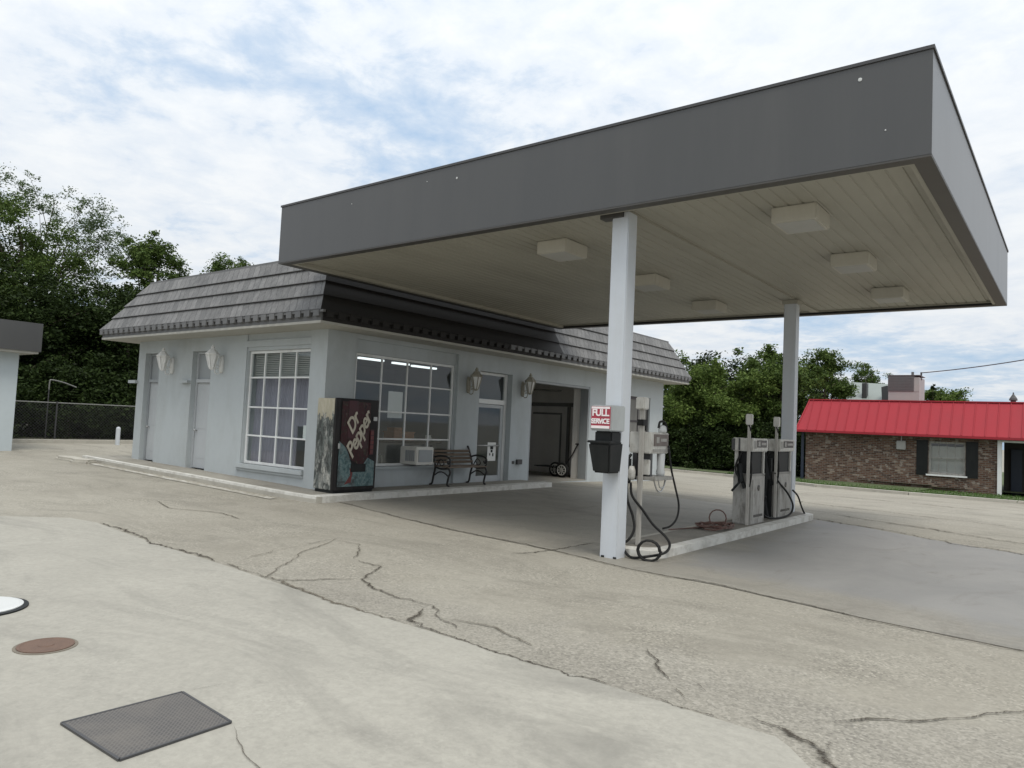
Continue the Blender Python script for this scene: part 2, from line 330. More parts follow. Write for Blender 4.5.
# ------------------------------------------------------------------ mesh building
class MB:
    def __init__(s): s.v = []; s.f = []; s.uv = []
    def add(s, vs, fs):
        k = len(s.v); s.v += [tuple(v) for v in vs]; s.f += [tuple(i+k for i in f) for f in fs]; return s
    def box(s, x0, x1, y0, y1, z0, z1):
        return s.add([(x, y, z) for z in (z0, z1) for y in (y0, y1) for x in (x0, x1)],
                     [(0, 2, 3, 1), (4, 5, 7, 6), (0, 1, 5, 4), (2, 6, 7, 3), (0, 4, 6, 2), (1, 3, 7, 5)])
    def obox(s, a, b, w, h, up=(0, 0, 1)):
        """a bar from a to b, w wide and h high"""
        a = Vector(a); b = Vector(b); d = (b-a).normalized(); u = Vector(up)
        r = d.cross(u)
        if r.length < 1e-4: r = d.cross(Vector((0, 1, 0)))
        r.normalize(); u = r.cross(d)
        c = [r*(i*w/2)+u*(j*h/2) for i, j in ((-1, -1), (1, -1), (1, 1), (-1, 1))]
        return s.add([a+k for k in c]+[b+k for k in c], [(0, 1, 2, 3), (7, 6, 5, 4)]+[(i, i+4, (i+1) % 4+4, (i+1) % 4) for i in range(4)])
    def prism(s, poly, axis, a, b):
        """outline extruded along an axis from a to b"""
        def p(u, v, w): return {'x': (w, u, v), 'y': (u, w, v), 'z': (u, v, w)}[axis]
        n = len(poly)
        return s.add([p(u, v, a) for u, v in poly]+[p(u, v, b) for u, v in poly],
                     [tuple(range(n))[::-1], tuple(range(n, 2*n))]+[(i, (i+1) % n, (i+1) % n+n, i+n) for i in range(n)])
    def tube(s, pts, r, n=8, caps=True):
        pts = [Vector(p) for p in pts]; rings = []
        prev = None
        for i, p in enumerate(pts):
            d = (pts[min(i+1, len(pts)-1)]-pts[max(i-1, 0)])
            d = d.normalized() if d.length > 1e-7 else Vector((0, 0, 1))
            u = (prev - d*prev.dot(d)) if prev is not None else d.orthogonal()
            if u.length < 1e-5: u = d.orthogonal()
            u.normalize(); prev = u; w = d.cross(u)
            rr = r[i] if isinstance(r, (list, tuple)) else r
            rings.append([p+u*rr*math.cos(2*math.pi*k/n)+w*rr*math.sin(2*math.pi*k/n) for k in range(n)])
        vs = [q for ring in rings for q in ring]; fs = []
        for i in range(len(pts)-1):
            for k in range(n): fs.append((i*n+k, i*n+(k+1) % n, (i+1)*n+(k+1) % n, (i+1)*n+k))
        if caps: fs += [tuple(range(n))[::-1], tuple(range((len(pts)-1)*n, len(pts)*n))]
        return s.add(vs, fs)
    def lathe(s, c, prof, n=16, axis='z'):
        vs = []; fs = []
        for r, h in prof:
            for k in range(n):
                a = 2*math.pi*k/n
                q = {'z': (r*math.cos(a), r*math.sin(a), h), 'x': (h, r*math.cos(a), r*math.sin(a)), 'y': (r*math.sin(a), h, r*math.cos(a))}[axis]
                vs.append((c[0]+q[0], c[1]+q[1], c[2]+q[2]))
        for i in range(len(prof)-1):
            for k in range(n): fs.append((i*n+k, i*n+(k+1) % n, (i+1)*n+(k+1) % n, (i+1)*n+k))
        fs += [tuple(range(n))[::-1], tuple(range((len(prof)-1)*n, len(prof)*n))]
        return s.add(vs, fs)

def spline(pts, n=8):
    P = [Vector(p) for p in pts]; P = [P[0]*2-P[1]]+P+[P[-1]*2-P[-2]]; o = []
    for i in range(1, len(P)-2):
        for k in range(n):
            t = k/n; a, b, c, d = P[i-1:i+3]
            o.append(.5*((2*b)+(c-a)*t+(2*a-5*b+4*c-d)*t*t+(3*b-a-3*c+d)*t**3))
    o.append(P[-2]); return o

OFF = {}
def link(o, parent):
    COL.objects.link(o)
    if parent: o.parent = parent
def O(name, mb, mat, parent=None, bev=0, smooth=False, origin=None):
    """links a mesh; its points are world points, stored relative to the thing's base"""
    off = OFF[parent.name] if parent else Vector(origin or (0, 0, 0))
    me = bpy.data.meshes.new(name)
    me.from_pydata([tuple(Vector(v)-off) for v in mb.v], [], mb.f)
    bm = bmesh.new(); bm.from_mesh(me)
    bmesh.ops.recalc_face_normals(bm, faces=bm.faces)
    if bev:
        ed = [e for e in bm.edges if len(e.link_faces) == 2 and e.calc_face_angle(0) > .6]
        bmesh.ops.bevel(bm, geom=ed, offset=bev, segments=2, affect='EDGES', clamp_overlap=True)
    bm.to_mesh(me); bm.free()
    if smooth:
        for p in me.polygons: p.use_smooth = True
    me.materials.append(mat if not isinstance(mat, str) else M[mat])
    o = bpy.data.objects.new(name, me); link(o, parent)
    if not parent: o.location = off
    OFF[o.name] = off
    return o
def tag(o, label, cat, group=None, kind=None):
    o['label'] = label; o['category'] = cat
    if group: o['group'] = group
    if kind: o['kind'] = kind
    return o
def thing(name, loc, label, cat, group=None):
    o = bpy.data.objects.new(name, None); o.empty_display_size = .3; COL.objects.link(o); o.location = loc
    OFF[o.name] = Vector(loc); return tag(o, label, cat, group)
def copy_tree(o, parent=None):
    c = o.copy(); COL.objects.link(c)
    if parent: c.parent = parent
    for ch in [x for x in bpy.data.objects if x.parent == o]: copy_tree(ch, c)
    return c
def text_mesh(body, size, extrude=.003, shear=0., align='CENTER', space=1., offset=0.):
    cu = bpy.data.curves.new('lettering', 'FONT'); cu.body = body; cu.size = size; cu.extrude = extrude
    cu.shear = shear; cu.align_x = align; cu.align_y = 'CENTER'; cu.space_character = space; cu.offset = offset
    t = bpy.data.objects.new('lettering', cu); COL.objects.link(t)
    bpy.context.view_layer.update()
    me = bpy.data.meshes.new_from_object(t.evaluated_get(bpy.context.evaluated_depsgraph_get()))
    vs = [v.co.copy() for v in me.vertices]; fs = [tuple(p.vertices) for p in me.polygons]
    bpy.data.objects.remove(t); bpy.data.curves.remove(cu); bpy.data.meshes.remove(me)
    return vs, fs
def add_text(mb, body, size, origin, right, up, **kw):
    vs, fs = text_mesh(body, size, **kw); o = Vector(origin); r = Vector(right).normalized(); u = Vector(up).normalized(); n = r.cross(u)
    return mb.add([o+r*v.x+u*v.y+n*v.z for v in vs], fs)

def wall(mb, axis, p0, p1, u0, u1, z0, z1, holes=()):
    """a wall slab between planes p0 and p1 with real openings and reveals"""
    us = sorted({u0, u1, *[h[0] for h in holes], *[h[1] for h in holes]}); zs = sorted({z0, z1, *[h[2] for h in holes], *[h[3] for h in holes]})
    us = [u for u in us if u0 <= u <= u1]; zs = [z for z in zs if z0 <= z <= z1]
    P = (lambda p, u, z: (p, u, z)) if axis == 'x' else (lambda p, u, z: (u, p, z))
    solid = {}
    for i in range(len(us)-1):
        for j in range(len(zs)-1):
            cu, cz = (us[i]+us[i+1])/2, (zs[j]+zs[j+1])/2
            solid[i, j] = not any(h[0] < cu < h[1] and h[2] < cz < h[3] for h in holes)
    for (i, j), s in solid.items():
        if not s: continue
        a, b, c, d = us[i], us[i+1], zs[j], zs[j+1]
        for p in (p0, p1): mb.add([P(p, a, c), P(p, b, c), P(p, b, d), P(p, a, d)], [(0, 1, 2, 3)])
        for (di, dj), e in {(-1, 0): ((a, c), (a, d)), (1, 0): ((b, c), (b, d)), (0, -1): ((a, c), (b, c)), (0, 1): ((a, d), (b, d))}.items():
            if not solid.get((i+di, j+dj), False):
                (e0, f0), (e1, f1) = e
                mb.add([P(p0, e0, f0), P(p0, e1, f1), P(p1, e1, f1), P(p1, e0, f0)], [(0, 1, 2, 3)])
    return mb

# ------------------------------------------------------------------ GROUND
def ground_sheet(name, mat, xs, ys, dz, inside=None):
    vs = [(x, y, G(x, y)+dz) for y in ys for x in xs]; n = len(xs); fs = []
    for j in range(len(ys)-1):
        for i in range(n-1): fs.append((j*n+i, j*n+i+1, (j+1)*n+i+1, (j+1)*n+i))
    return O(name, MB().add(vs, fs), mat)
xs = [-700, -300, -120, -70, -50, -40]+[-35+i for i in range(56)]+[30, 50, 100, 300, 700]
ys = [-300, -100, -40, -20, -10]+[-6+i for i in range(70)]+[75, 100, 150, 300, 700]
tag(ground_sheet('ground', 'ground', xs, ys, 0), 'worn beige concrete lot spreading round the filling station', 'ground', kind='structure')

slab = [(-11.9, 3.7), (-11.2, 4.42), (-10.56, 4.52), (-9.5, 4.42), (-8.57, 4.34), (-7.12, 4.29), (-6.24, 4.23), (-5.14, 4.15), (-4.2, 4.12), (-3.71, 4.12), (-3.05, 4.10), (-2.48, 4.09), (-2.02, 4.08), (-1.5, 4.06), (-1.28, 4.06), (-1.18, 3.98), (-1.05, 3.83), (.6, 2.2), (3, .6), (3, -8), (-11.9, -8)]
def sheet(name, poly, z, mat, label, cat):
    vs = [(x, y, z) for x, y in poly]
    return tag(O(name, MB().add(vs, [tuple(range(len(vs)))]), mat), label, cat, kind='structure')
sheet('pavement', slab, .006, 'slab', 'smooth pale concrete slab in front of the old paving', 'pavement')
padp = [(-10.95, 8.95), (-8.9, 8.45), (-7.35, 8.1), (-5.24, 7.88), (-4.06, 7.6), (-3.0, 7.56), (-1.48, 7.26), (-.35, 7.15), (1.6, 6.9), (2.2, 13.2), (-.96, 13.6), (-1.96, 14.05), (-3.21, 14.8), (-4.31, 15.2), (-6, 16.4), (-12.1, 16.9), (-12.1, 15.7), (-10.95, 15.7)]
sheet('forecourt', padp, .006, 'pad', 'grey forecourt concrete under the canopy', 'forecourt')

# cracks and joints: ragged dirt-filled lines, a few millimetres proud so they do not share the paving's plane
def ragged(mb, pts, w, z=.010, seed=1, gap=0.):
    """a strip along a line; across it the strip carries -1..1 and along it a taper, which the dirt material breaks up"""
    rnd = random.Random(seed); P = []
    for a, b in zip(pts[:-1], pts[1:]):
        L = math.dist(a, b); n = max(2, int(L/.05))
        for k in range(n):
            t = k/n; P.append([a[0]+(b[0]-a[0])*t, a[1]+(b[1]-a[1])*t])
    P.append(list(pts[-1])); off = 0
    for _ in range(2): P = [P[0]]+[[(P[i-1][j]+2*P[i][j]+P[i+1][j])/4 for j in (0, 1)] for i in range(1, len(P)-1)]+[P[-1]]
    h = w*3.2; prev = None; wl = 1.
    for i, (x, y) in enumerate(P):
        q0, q1 = P[max(0, i-1)], P[min(len(P)-1, i+1)]; L = math.dist(q0, q1) or 1
        nx, ny = (q0[1]-q1[1])/L, (q1[0]-q0[0])/L
        off = off*.90+rnd.gauss(0, w*.55); wl = wl*.92+.08+rnd.gauss(0, .10 if gap < .05 else .16)
        tp = max(0, min(1.25, wl))*min(1, i/5, (len(P)-1-i)/5)
        c = []
        for sd in (1, -1):
            c.append((x+nx*(off+sd*h), y+ny*(off+sd*h), z+G(x, y))); mb.uv.append((sd, tp, w*20))
        k = len(mb.v); mb.v += c
        if prev is not None: mb.f.append((prev, prev+1, k+1, k))
        prev = k
def crack_mat(name, core, edge, width, soft):
    m = bpy.data.materials.new(name); m.use_nodes = True; nt = m.node_tree; nt.nodes.clear()
    out = N(nt, 'ShaderNodeOutputMaterial'); b = N(nt, 'ShaderNodeBsdfDiffuse'); t = N(nt, 'ShaderNodeBsdfTransparent'); mx = N(nt, 'ShaderNodeMixShader')
    at = N(nt, 'ShaderNodeAttribute', attribute_name='strip'); s = N(nt, 'ShaderNodeSeparateXYZ'); nt.links.new(at.outputs['Vector'], s.inputs[0])
    v = coords(nt); n1 = noise(nt, v, 7, 4, .6); n2 = noise(nt, v, 38, 6, .75); n3 = noise(nt, v, 110, 3, .7)
    u = math_(nt, 'ADD', s.outputs[0], math_(nt, 'MULTIPLY', math_(nt, 'SUBTRACT', n1, .5), 1.3))
    u = math_(nt, 'ADD', u, math_(nt, 'MULTIPLY', math_(nt, 'SUBTRACT', n2, .5), .75))
    d = math_(nt, 'DIVIDE', math_(nt, 'ABSOLUTE', u), math_(nt, 'ADD', math_(nt, 'MULTIPLY', s.outputs[1], width), .004))
    al = ramp(nt, math_(nt, 'MULTIPLY', d, .25), [(.10, .95), (.25, .55*soft), (.6, .12*soft), (1., 0.)])
    edgefade = ramp(nt, math_(nt, 'ABSOLUTE', s.outputs[0]), [(.7, 1.), (1., 0.)])
    crumbs = math_(nt, 'MULTIPLY', ramp(nt, n3, [(.60, 0.), (.68, .55*soft)]), ramp(nt, math_(nt, 'MULTIPLY', d, .12), [(.1, 1.), (.6, 0.)]))
    al = math_(nt, 'MULTIPLY', math_(nt, 'MAXIMUM', al, crumbs), math_(nt, 'MULTIPLY', edgefade, ramp(nt, s.outputs[1], [(0., 0.), (.3, 1.)])))
    nt.links.new(ramp(nt, math_(nt, 'MULTIPLY', d, .25), [(.1, core), (.5, edge)]), b.inputs[0])
    nt.links.new(al, mx.inputs[0]); nt.links.new(t.outputs[0], mx.inputs[1]); nt.links.new(b.outputs[0], mx.inputs[2]); nt.links.new(mx.outputs[0], out.inputs[0])
    return m
M['crackfill'] = crack_mat('crack_dirt', (.055, .048, .04), (.18, .162, .13), .10, .9)
M['joint'] = crack_mat('joint_dirt', (.09, .08, .064), (.18, .162, .13), .10, .6)
M['hairline'] = crack_mat('hairline_dirt', (.12, .107, .085), (.20, .18, .145), .13, .8)
def strips(name, mb, mat, parent):
    o = O(name, mb, mat, parent); at = o.data.attributes.new('strip', 'FLOAT_VECTOR', 'POINT')
    at.data.foreach_set('vector', [c for q in mb.uv for c in q]); return o
cr = MB(); hair = MB()
C = [([(-6.42, 5.52), (-5.95, 5.48), (-5.6, 4.9), (-5.19, 4.72), (-4.41, 4.66), (-4.13, 4.45), (-3.76, 4.26)], .022),
     ([(-2.53, 4.98), (-2.34, 4.78), (-2.24, 4.65), (-2.08, 4.4)], .02), ([(-2.01, 4.55), (-1.87, 4.45), (-1.76, 4.38)], .018),
     ([(-1.13, 4.47), (-.9, 4.73), (-.7, 4.91), (-.55, 5.13), (-.42, 5.38), (-.27, 5.58), (.1, 6.0)], .016),
     ([(-1.48, 4.26), (-1.38, 4.19), (-1.25, 4.15), (-1.16, 4.1), (-1.05, 3.99), (-.93, 3.83), (-.6, 3.5)], .035),
     ([(-1.02, 3.97), (-1.04, 4.11), (-.95, 4.25)], .035),
     ([(-5.55, 7.2), (-5.33, 8.01), (-5.32, 8.93)], .025)]
for i, (p, w) in enumerate(C): ragged(cr, p, w, seed=i)
ragged(cr, [(x, y+.015) for x, y in slab[2:6]], .03, seed=21, gap=.06)
ragged(hair, [(x, y+.02) for x, y in slab[5:9]], .022, seed=22, gap=.10)
ragged(cr, [(x, y+.02) for x, y in slab[8:14]], .024, seed=23, gap=.06)
ragged(cr, [(-4.4, 4.6), (-4.25, 4.3), (-3.95, 4.17)], .03, seed=31)


for i, (p, w) in enumerate([([(-7.7, 6.35), (-7.13, 5.31), (-6.6, 4.7), (-6.2, 4.2)], .016), ([(-5.6, 4.9), (-5.9, 4.5), (-6.1, 4.2)], .02), ([(-4.13, 4.45), (-3.6, 4.6), (-3.1, 4.35)], .018),
        ([(-12.5, 6.3), (-11.6, 6.0), (-10.6, 6.4), (-9.8, 6.2)], .02), ([(-2.08, 4.4), (-1.8, 4.2)], .02)]):
    ragged(hair, p, w*.75, seed=80+i, gap=.08)
gr = bpy.data.objects['ground']
strips('crack', cr, 'crackfill', gr); strips('hairline_crack', hair, 'hairline', gr)
jt = MB()
for i, (p, w, g) in enumerate([(padp[0:9], .022, .05), ([(-4.31, 15.2), (-3.21, 14.8), (-1.96, 14.05), (-.96, 13.55), (1, 12.6)], .06, .04),
        ([(-7.17, 4.57), (-7.65, 6.15), (-7.14, 6.21), (-6.42, 5.52)], .018, .09), ([(-4.2, 16.6), (-2.2, 15.7), (0, 14.6)], .05, .06),
        
        ([(-3.42, 2.2), (-3.1, 2.05), (-2.8, 1.98), (-2.5, 1.9)], .006, .12), ([(-3.98, 2.23), (-3.93, 2.5)], .006, .1),
        ([(-8.2, 20.5), (-5, 19.4), (-1, 18.2)], .05, .08), ([(-9.8, 23.6), (-6, 24.5), (-2, 24.1)], .06, .08)]):
    ragged(jt, p, w*.9, z=.0125, seed=50+i, gap=g)
strips('joint', jt, 'joint', gr)

# side walk and white-edged kerbs round the station building
sw = MB(); kb = MB(); kl = MB(); ln = MB()
X = [-20.9+i*.6 for i in range(16)]+[-11.45, -10.95]
for a, b in zip(X[:-1], X[1:]):
    za, zb = G(a, 9)+.11, G(b, 9)+.11
    sw.add([(a, 8.56, za), (b, 8.56, zb), (b, 9.34, zb), (a, 9.34, za)], [(0, 1, 2, 3)])
    sw.add([(a, 8.56, za), (b, 8.56, zb), (b, 8.56, zb-.3), (a, 8.56, za-.3)], [(0, 1, 2, 3)])
    kb.add([(a, 8.435, za+.012), (b, 8.435, zb+.012), (b, 8.56, zb+.012), (a, 8.56, za+.012), (a, 8.43, za-.035), (b, 8.43, zb-.035), (b, 8.43, zb-.3), (a, 8.43, za-.3)], [(0, 1, 2, 3), (0, 1, 5, 4)])
    kl.add([(a, 8.43, za-.035), (b, 8.43, zb-.035), (b, 8.43, zb-.3), (a, 8.43, za-.3)], [(0, 1, 2, 3)])
    if b < -11.8: ln.add([(a, 8.10, za-.10), (b, 8.10, zb-.10), (b, 8.25, zb-.09), (a, 8.25, za-.09)], [(0, 1, 2, 3)])
sw.add([(-20.9, 8.43, .24), (-20.9, 9.34, .24), (-20.9, 9.34, -.1), (-20.9, 8.43, -.1)], [(0, 1, 2, 3)])
sw.box(-11.985, -11.251, 9.341, 15.95, -.2, .11)
kl.box(-10.96, -10.944, 8.432, 8.56, -.15, .121)
kb.box(-11.25, -10.945, 8.561, 15.95, -.1, .122)
swo = tag(O('sidewalk', sw, 'walk'), 'raised concrete walk round the station building', 'sidewalk', kind='structure')
O('kerb_edge', kb, 'kerb_white', swo); O('kerb_face', kl, 'concrete_kerb', swo); O('painted_line', ln, 'worn_paint', swo)
lump = MB()
rnd = random.Random(3)
pl = [(-21.6, 8.1), (-21.2, 7.9), (-20.5, 7.95), (-20.0, 7.85), (-19.6, 8.05), (-19.75, 8.35), (-20.4, 8.33), (-21.3, 8.36)]
lump.prism(pl, 'z', .05, .22)
tag(O('broken_kerb', lump, 'concrete_kerb', bev=.05), 'broken brown stub of kerb at the far end of the white edged walk', 'broken kerb')

# ------------------------------------------------------------------ STATION BUILDING
B = thing('station_building', (-16, 17, 0), 'pale blue filling station shop with grey shake mansard roof and open garage bay', 'building')
wl = MB()
wall(wl, 'x', -12.0, -12.25, 9.55, 24.4, -.4, 3.38, [(10.05, 13.25, -.4, 3.25), (14.08, 15.42, .0, 2.92), (16.28, 19.36, -.02, 2.86), (21.9, 23.4, 1.0, 2.74)])
wall(wl, 'x', -12.07, -12.19, 10.05, 13.25, -.4, 3.25, [(10.10, 13.20, .55, 2.97)])
SH = [(-19.62, -18.85, .1, 3.03), (-17.22, -16.35, .08, 3.03), (-14.82, -12.55, .46, 2.98)]
wall(wl, 'y', 9.3, 9.55, -20.0, -12.0, -.4, 3.38, SH)
wall(wl, 'x', -20.0, -19.8, 9.55, 24.4, -.4, 3.38)
wall(wl, 'y', 24.398, 24.2, -19.8, -12.25, -.4, 3.379)
O('wall', wl, 'wall', B)
# corner pilaster and window surrounds stand a little proud of the walls
pb = MB(); pb.box(-12.5, -11.965, 9.265, 9.299, -.1, 3.37); pb.box(-11.999, -11.967, 9.2995, 9.98, -.1, 3.368)
pb.box(-14.98, -14.84, 9.27, 9.299, .3, 3.36); pb.box(-14.98, -12.501, 9.262, 9.298, 3.06, 3.2)
O('pilaster', pb, 'wall', B)

# rooms behind the glass
ir = MB()
ir.box(-17.2, -17.1, 9.6, 15.9, .0, 3.2); ir.box(-19.7, -12.26, 15.86, 15.98, 0, 3.25); ir.box(-17.2, -12.3, 9.56, 15.85, 3.16, 3.22)
ir.box(-17.2, -12.26, 9.56, 15.85, .02, .08); ir.box(-15.2, -15.1, 9.58, 10.6, .09, 3.15)
O('shop_room', ir, 'interior', B)
gg = MB()
gg.box(-19.7, -12.26, 20.7, 20.8, 0, 3.2); gg.box(-19.75, -19.6, 15.99, 20.69, 0, 3.2); gg.box(-19.7, -12.26, 16.0, 20.8, 3.2, 3.26)
gg.box(-12.6, -12.255, 19.37, 20.69, 0, 3.19)
O('garage_room', gg, 'garage', B)
gt = MB()
gt.box(-16.6, -12.7, 20.62, 20.695, 2.28, 2.40); gt.box(-13.66, -13.56, 20.63, 20.693, .02, 2.27); gt.box(-15.5, -15.44, 20.64, 20.694, .02, 2.2)
gt.box(-15.1, -13.9, 20.66, 20.697, 2.0, 2.06); gt.box(-13.95, -13.9, 20.66, 20.696, .3, 1.99)
gt.tube([(-12.9, 16.6, 2.72), (-18, 16.6, 2.86)], .03, 6); gt.tube([(-12.9, 19.1, 2.72), (-18, 19.1, 2.86)], .03, 6)
O('garage_trim', gt, 'garage_dark', B)
gf = MB(); gf.box(-19.7, -12.02, 16.0, 20.7, -.02, .012)
O('garage_floor', gf, 'walk', B)
jb = MB(); jb.box(-12.30, -12.012, 19.30, 19.358, 0, 2.85); jb.box(-12.30, -12.012, 16.282, 16.34, 0, 2.85); jb.box(-12.30, -12.012, 16.341, 19.299, 2.79, 2.855)
O('garage_door_frame', jb, 'grey_trim', B)

def grid_window(axis, plane, u0, u1, z0, z1, nu, zrows, fr=.055, mu=.034, mat='white', depth=.05, glass='glass'):
    mb = MB()
    def bx(a, b, c, d, p0, p1):
        if axis == 'x': mb.box(p0, p1, a, b, c, d)
        else: mb.box(a, b, p0, p1, c, d)
    s = -1 if axis == 'x' else 1
    p0, p1 = sorted((plane, plane+s*depth))
    bx(u0, u0+fr, z0, z1, p0, p1); bx(u1-fr, u1, z0, z1, p0, p1); bx(u0+fr, u1-fr, z0, z0+fr, p0, p1); bx(u0+fr, u1-fr, z1-fr, z1, p0, p1)
    q0, q1 = p0+.006, p1-.006
    for k in range(1, nu):
        u = u0+(u1-u0)*k/nu; bx(u-mu/2, u+mu/2, z0+fr, z1-fr, q0, q1)
    for z in zrows:
        bx(u0+fr, u1-fr, z-mu/2, z+mu/2, q0-.003, q1+.003)
    w = O('window', mb, mat, B)
    g = MB(); c = (p0+p1)/2
    if axis == 'x': g.box(c-.003, c+.003, u0+.01, u1-.01, z0+.01, z1-.01)
    else: g.box(u0+.01, u1-.01, c-.003, c+.003, z0+.01, z1-.01)
    O('glass', g, glass, w)
    return w
w1 = grid_window('x', -12.10, 10.105, 13.195, .555, 2.965, 4, [1.15, 1.75, 2.37])
s1 = MB(); s1.box(-12.11, -12.0, 10.06, 13.24, .49, .55); O('sill', s1, 'wall', w1, bev=.008)
w2 = grid_window('y', 9.36, -14.815, -12.555, .465, 2.975, 4, [1.09, 1.72, 2.38])
s2 = MB(); s2.box(-14.95, -12.52, 9.22, 9.36, .36, .46); s2.box(-14.95, -12.52, 9.262, 9.298, .30, .359); O('sill', s2, 'wall', w2, bev=.008)
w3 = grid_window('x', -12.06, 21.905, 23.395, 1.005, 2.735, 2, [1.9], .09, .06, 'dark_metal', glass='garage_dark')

def shop_door():
    mb = MB()
    x0, x1 = -12.22, -12.16
    mb.box(x0, x1, 14.085, 14.15, .01, 2.915); mb.box(x0, x1, 15.30, 15.415, .01, 2.915); mb.box(x0, x1, 14.151, 15.299, 2.85, 2.915)
    mb.box(x0-.01, x1+.03, 14.151, 15.299, 2.10, 2.22)
    f = O('shop_door', mb, 'white', B, bev=.006)
    lf = MB()
    lf.box(-12.21, -12.17, 14.16, 14.25, .02, 2.09); lf.box(-12.21, -12.17, 15.18, 15.29, .02, 2.09); lf.box(-12.21, -12.17, 14.251, 15.179, .02, .24); lf.box(-12.21, -12.17, 14.251, 15.179, 2.0, 2.09)
    O('door_leaf', lf, 'door', f, bev=.005)
    g = MB(); g.box(-12.192, -12.187, 14.24, 15.19, .23, 2.01); g.box(-12.192, -12.187, 14.14, 15.31, 2.21, 2.86); O('glass', g, 'glass', f)
    h = MB(); h.tube([(-12.17, 14.26, 1.02), (-12.12, 14.3, 1.02), (-12.12, 15.14, 1.02), (-12.17, 15.18, 1.02)], .016, 8); O('push_bar', h, 'steel', f, smooth=True)
shop_door()
pn = MB(); pn.box(-12.183, -12.178, 14.72, 15.06, .62, 1.0+.1)
p = O('door_notice', pn, 'paper', origin=(-12.18, 14.9, .62)); tag(p, 'white paper notice with dark print taped inside the glass shop door', 'notice')
pm = MB()
for (a, b, c, d) in ((14.83, 14.95, .92, 1.02), (14.85, 14.93, .84, .91), (14.80, 14.84, .76, .82), (14.92, 14.97, .74, .82)): pm.box(-12.1775, -12.1755, a, b, c, d)
O('print', pm, 'black', p)

for u0, u1 in ((-19.62, -18.85), (-17.22, -16.35)):
    mb = MB()
    z0 = G((u0+u1)/2, 9)+.11
    mb.box(u0, u0+.05, 9.43, 9.53, z0, 3.025); mb.box(u1-.05, u1, 9.43, 9.53, z0, 3.025); mb.box(u0+.051, u1-.051, 9.43, 9.53, 2.97, 3.025); mb.box(u0+.051, u1-.051, 9.40, 9.53, 2.27, 2.35)
    f = O('restroom_door', mb, 'grey_trim' if u0 < -18 else 'door', B)
    lf = MB(); lf.box(u0+.052, u1-.052, 9.46, 9.50, z0+.01, 2.265)
    for a, b in ((z0+.25, 1.0), (1.15, 2.1)):
        lf.box(u0+.17, u1-.17, 9.452, 9.459, a, b)
    O('door_leaf', lf, 'door', f, bev=.003)
    tg = MB(); tg.box(u0+.052, u1-.052, 9.47, 9.49, 2.355, 2.965); O('transom_panel', tg, 'grey_trim', f)
    kn = MB(); kn.lathe((u0+.13, 9.46, 1.1), [(.012, 0), (.012, -.03), (.03, -.045), (.03, -.07), (.01, -.08)], 10, 'y'); O('handle', kn, 'steel', f, smooth=True)
for bb in ((-17.62, -17.24, 9.20, 9.299, 2.25, 2.31), (-20.35, -19.95, 9.22, 9.299, 2.24, 2.32)):
    sg = MB(); sg.box(*bb); O('ledge', sg, 'wall', B)
eb = MB(); eb.box(-11.999, -11.93, 15.72, 15.92, .53, .66); eb.box(-11.999, -11.985, 15.55, 15.64, .54, .62)
O('outlet_box', eb, 'dark_metal', B)
dm = MB(); dm.box(-14.2, -13.2, 8.75, 9.2, .118, .124)
O('floor_mat', dm, 'black', origin=(-13.7, 9, .118)); tag(bpy.data.objects['floor_mat'], 'dark flat mat lying on the walk below the curtained window', 'mat')

# roof: four stepped courses of shake, a toothed tile edge, pale soffit
E0 = (-20.62, -11.3, 8.55, 25.12); T0 = (-19.35, -11.92, 9.16, 24.5); ZE, ZT = 3.60, 4.86
def rect(t, out=0.):
    a = [E0[i]+(T0[i]-E0[i])*t for i in range(4)]
    return [(a[0]-out, a[2]-out), (a[1]+out, a[2]-out), (a[1]+out, a[3]+out), (a[0]-out, a[3]+out)]
rf = MB(); rb = MB()
for k in range(4):
    ta, tb = k/4, (k+1)/4
    A = [(x, y, ZE+(ZT-ZE)*ta) for x, y in rect(ta, .042)]; Bq = [(x, y, ZE+(ZT-ZE)*tb) for x, y in rect(tb, .0)]
    Cc = [(x, y, ZE+(ZT-ZE)*ta-.012) for x, y in rect(ta, -.02)]
    for i in range(4):
        j = (i+1) % 4
        if i == 1:   # forecourt face: brown-black shake with canopy shade put into its colour, grey past it
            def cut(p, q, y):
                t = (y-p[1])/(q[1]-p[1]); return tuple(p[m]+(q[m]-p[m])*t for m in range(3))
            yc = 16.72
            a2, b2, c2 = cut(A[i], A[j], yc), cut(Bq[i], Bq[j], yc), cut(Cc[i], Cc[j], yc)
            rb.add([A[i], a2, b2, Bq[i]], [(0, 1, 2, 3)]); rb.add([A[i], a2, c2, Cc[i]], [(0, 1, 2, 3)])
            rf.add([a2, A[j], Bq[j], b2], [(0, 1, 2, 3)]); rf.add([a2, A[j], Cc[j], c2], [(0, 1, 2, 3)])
        else:
            rf.add([A[i], A[j], Bq[j], Bq[i]], [(0, 1, 2, 3)]); rf.add([A[i], A[j], Cc[j], Cc[i]], [(0, 1, 2, 3)])
roof = O('roof', rf, 'shingle', B)
O('shaded_course', rb, 'shingle_shaded', roof)
cap = MB(); cap.box(T0[0]-.01, T0[1]+.01, T0[2]-.01, T0[3]+.01, ZT-.06, ZT+.03); O('roof_cap', cap, 'tile_edge', roof)
ev = MB()
a, b, c, d = E0
ev.box(a+.03, b-.03, c+.03, c+.07, 3.40, 3.597); ev.box(a+.03, b-.03, d-.07, d-.03, 3.40, 3.597); ev.box(a+.03, a+.07, c+.071, d-.071, 3.40, 3.597)
ev.box(b-.07, b-.03, 16.721, d-.071, 3.40, 3.597)
O('eave_board', ev, 'tile_edge', roof)
ev2 = MB(); ev2.box(b-.07, b-.03, c+.071, 16.72, 3.40, 3.597); O('eave_board', ev2, 'shingle_shaded', roof)
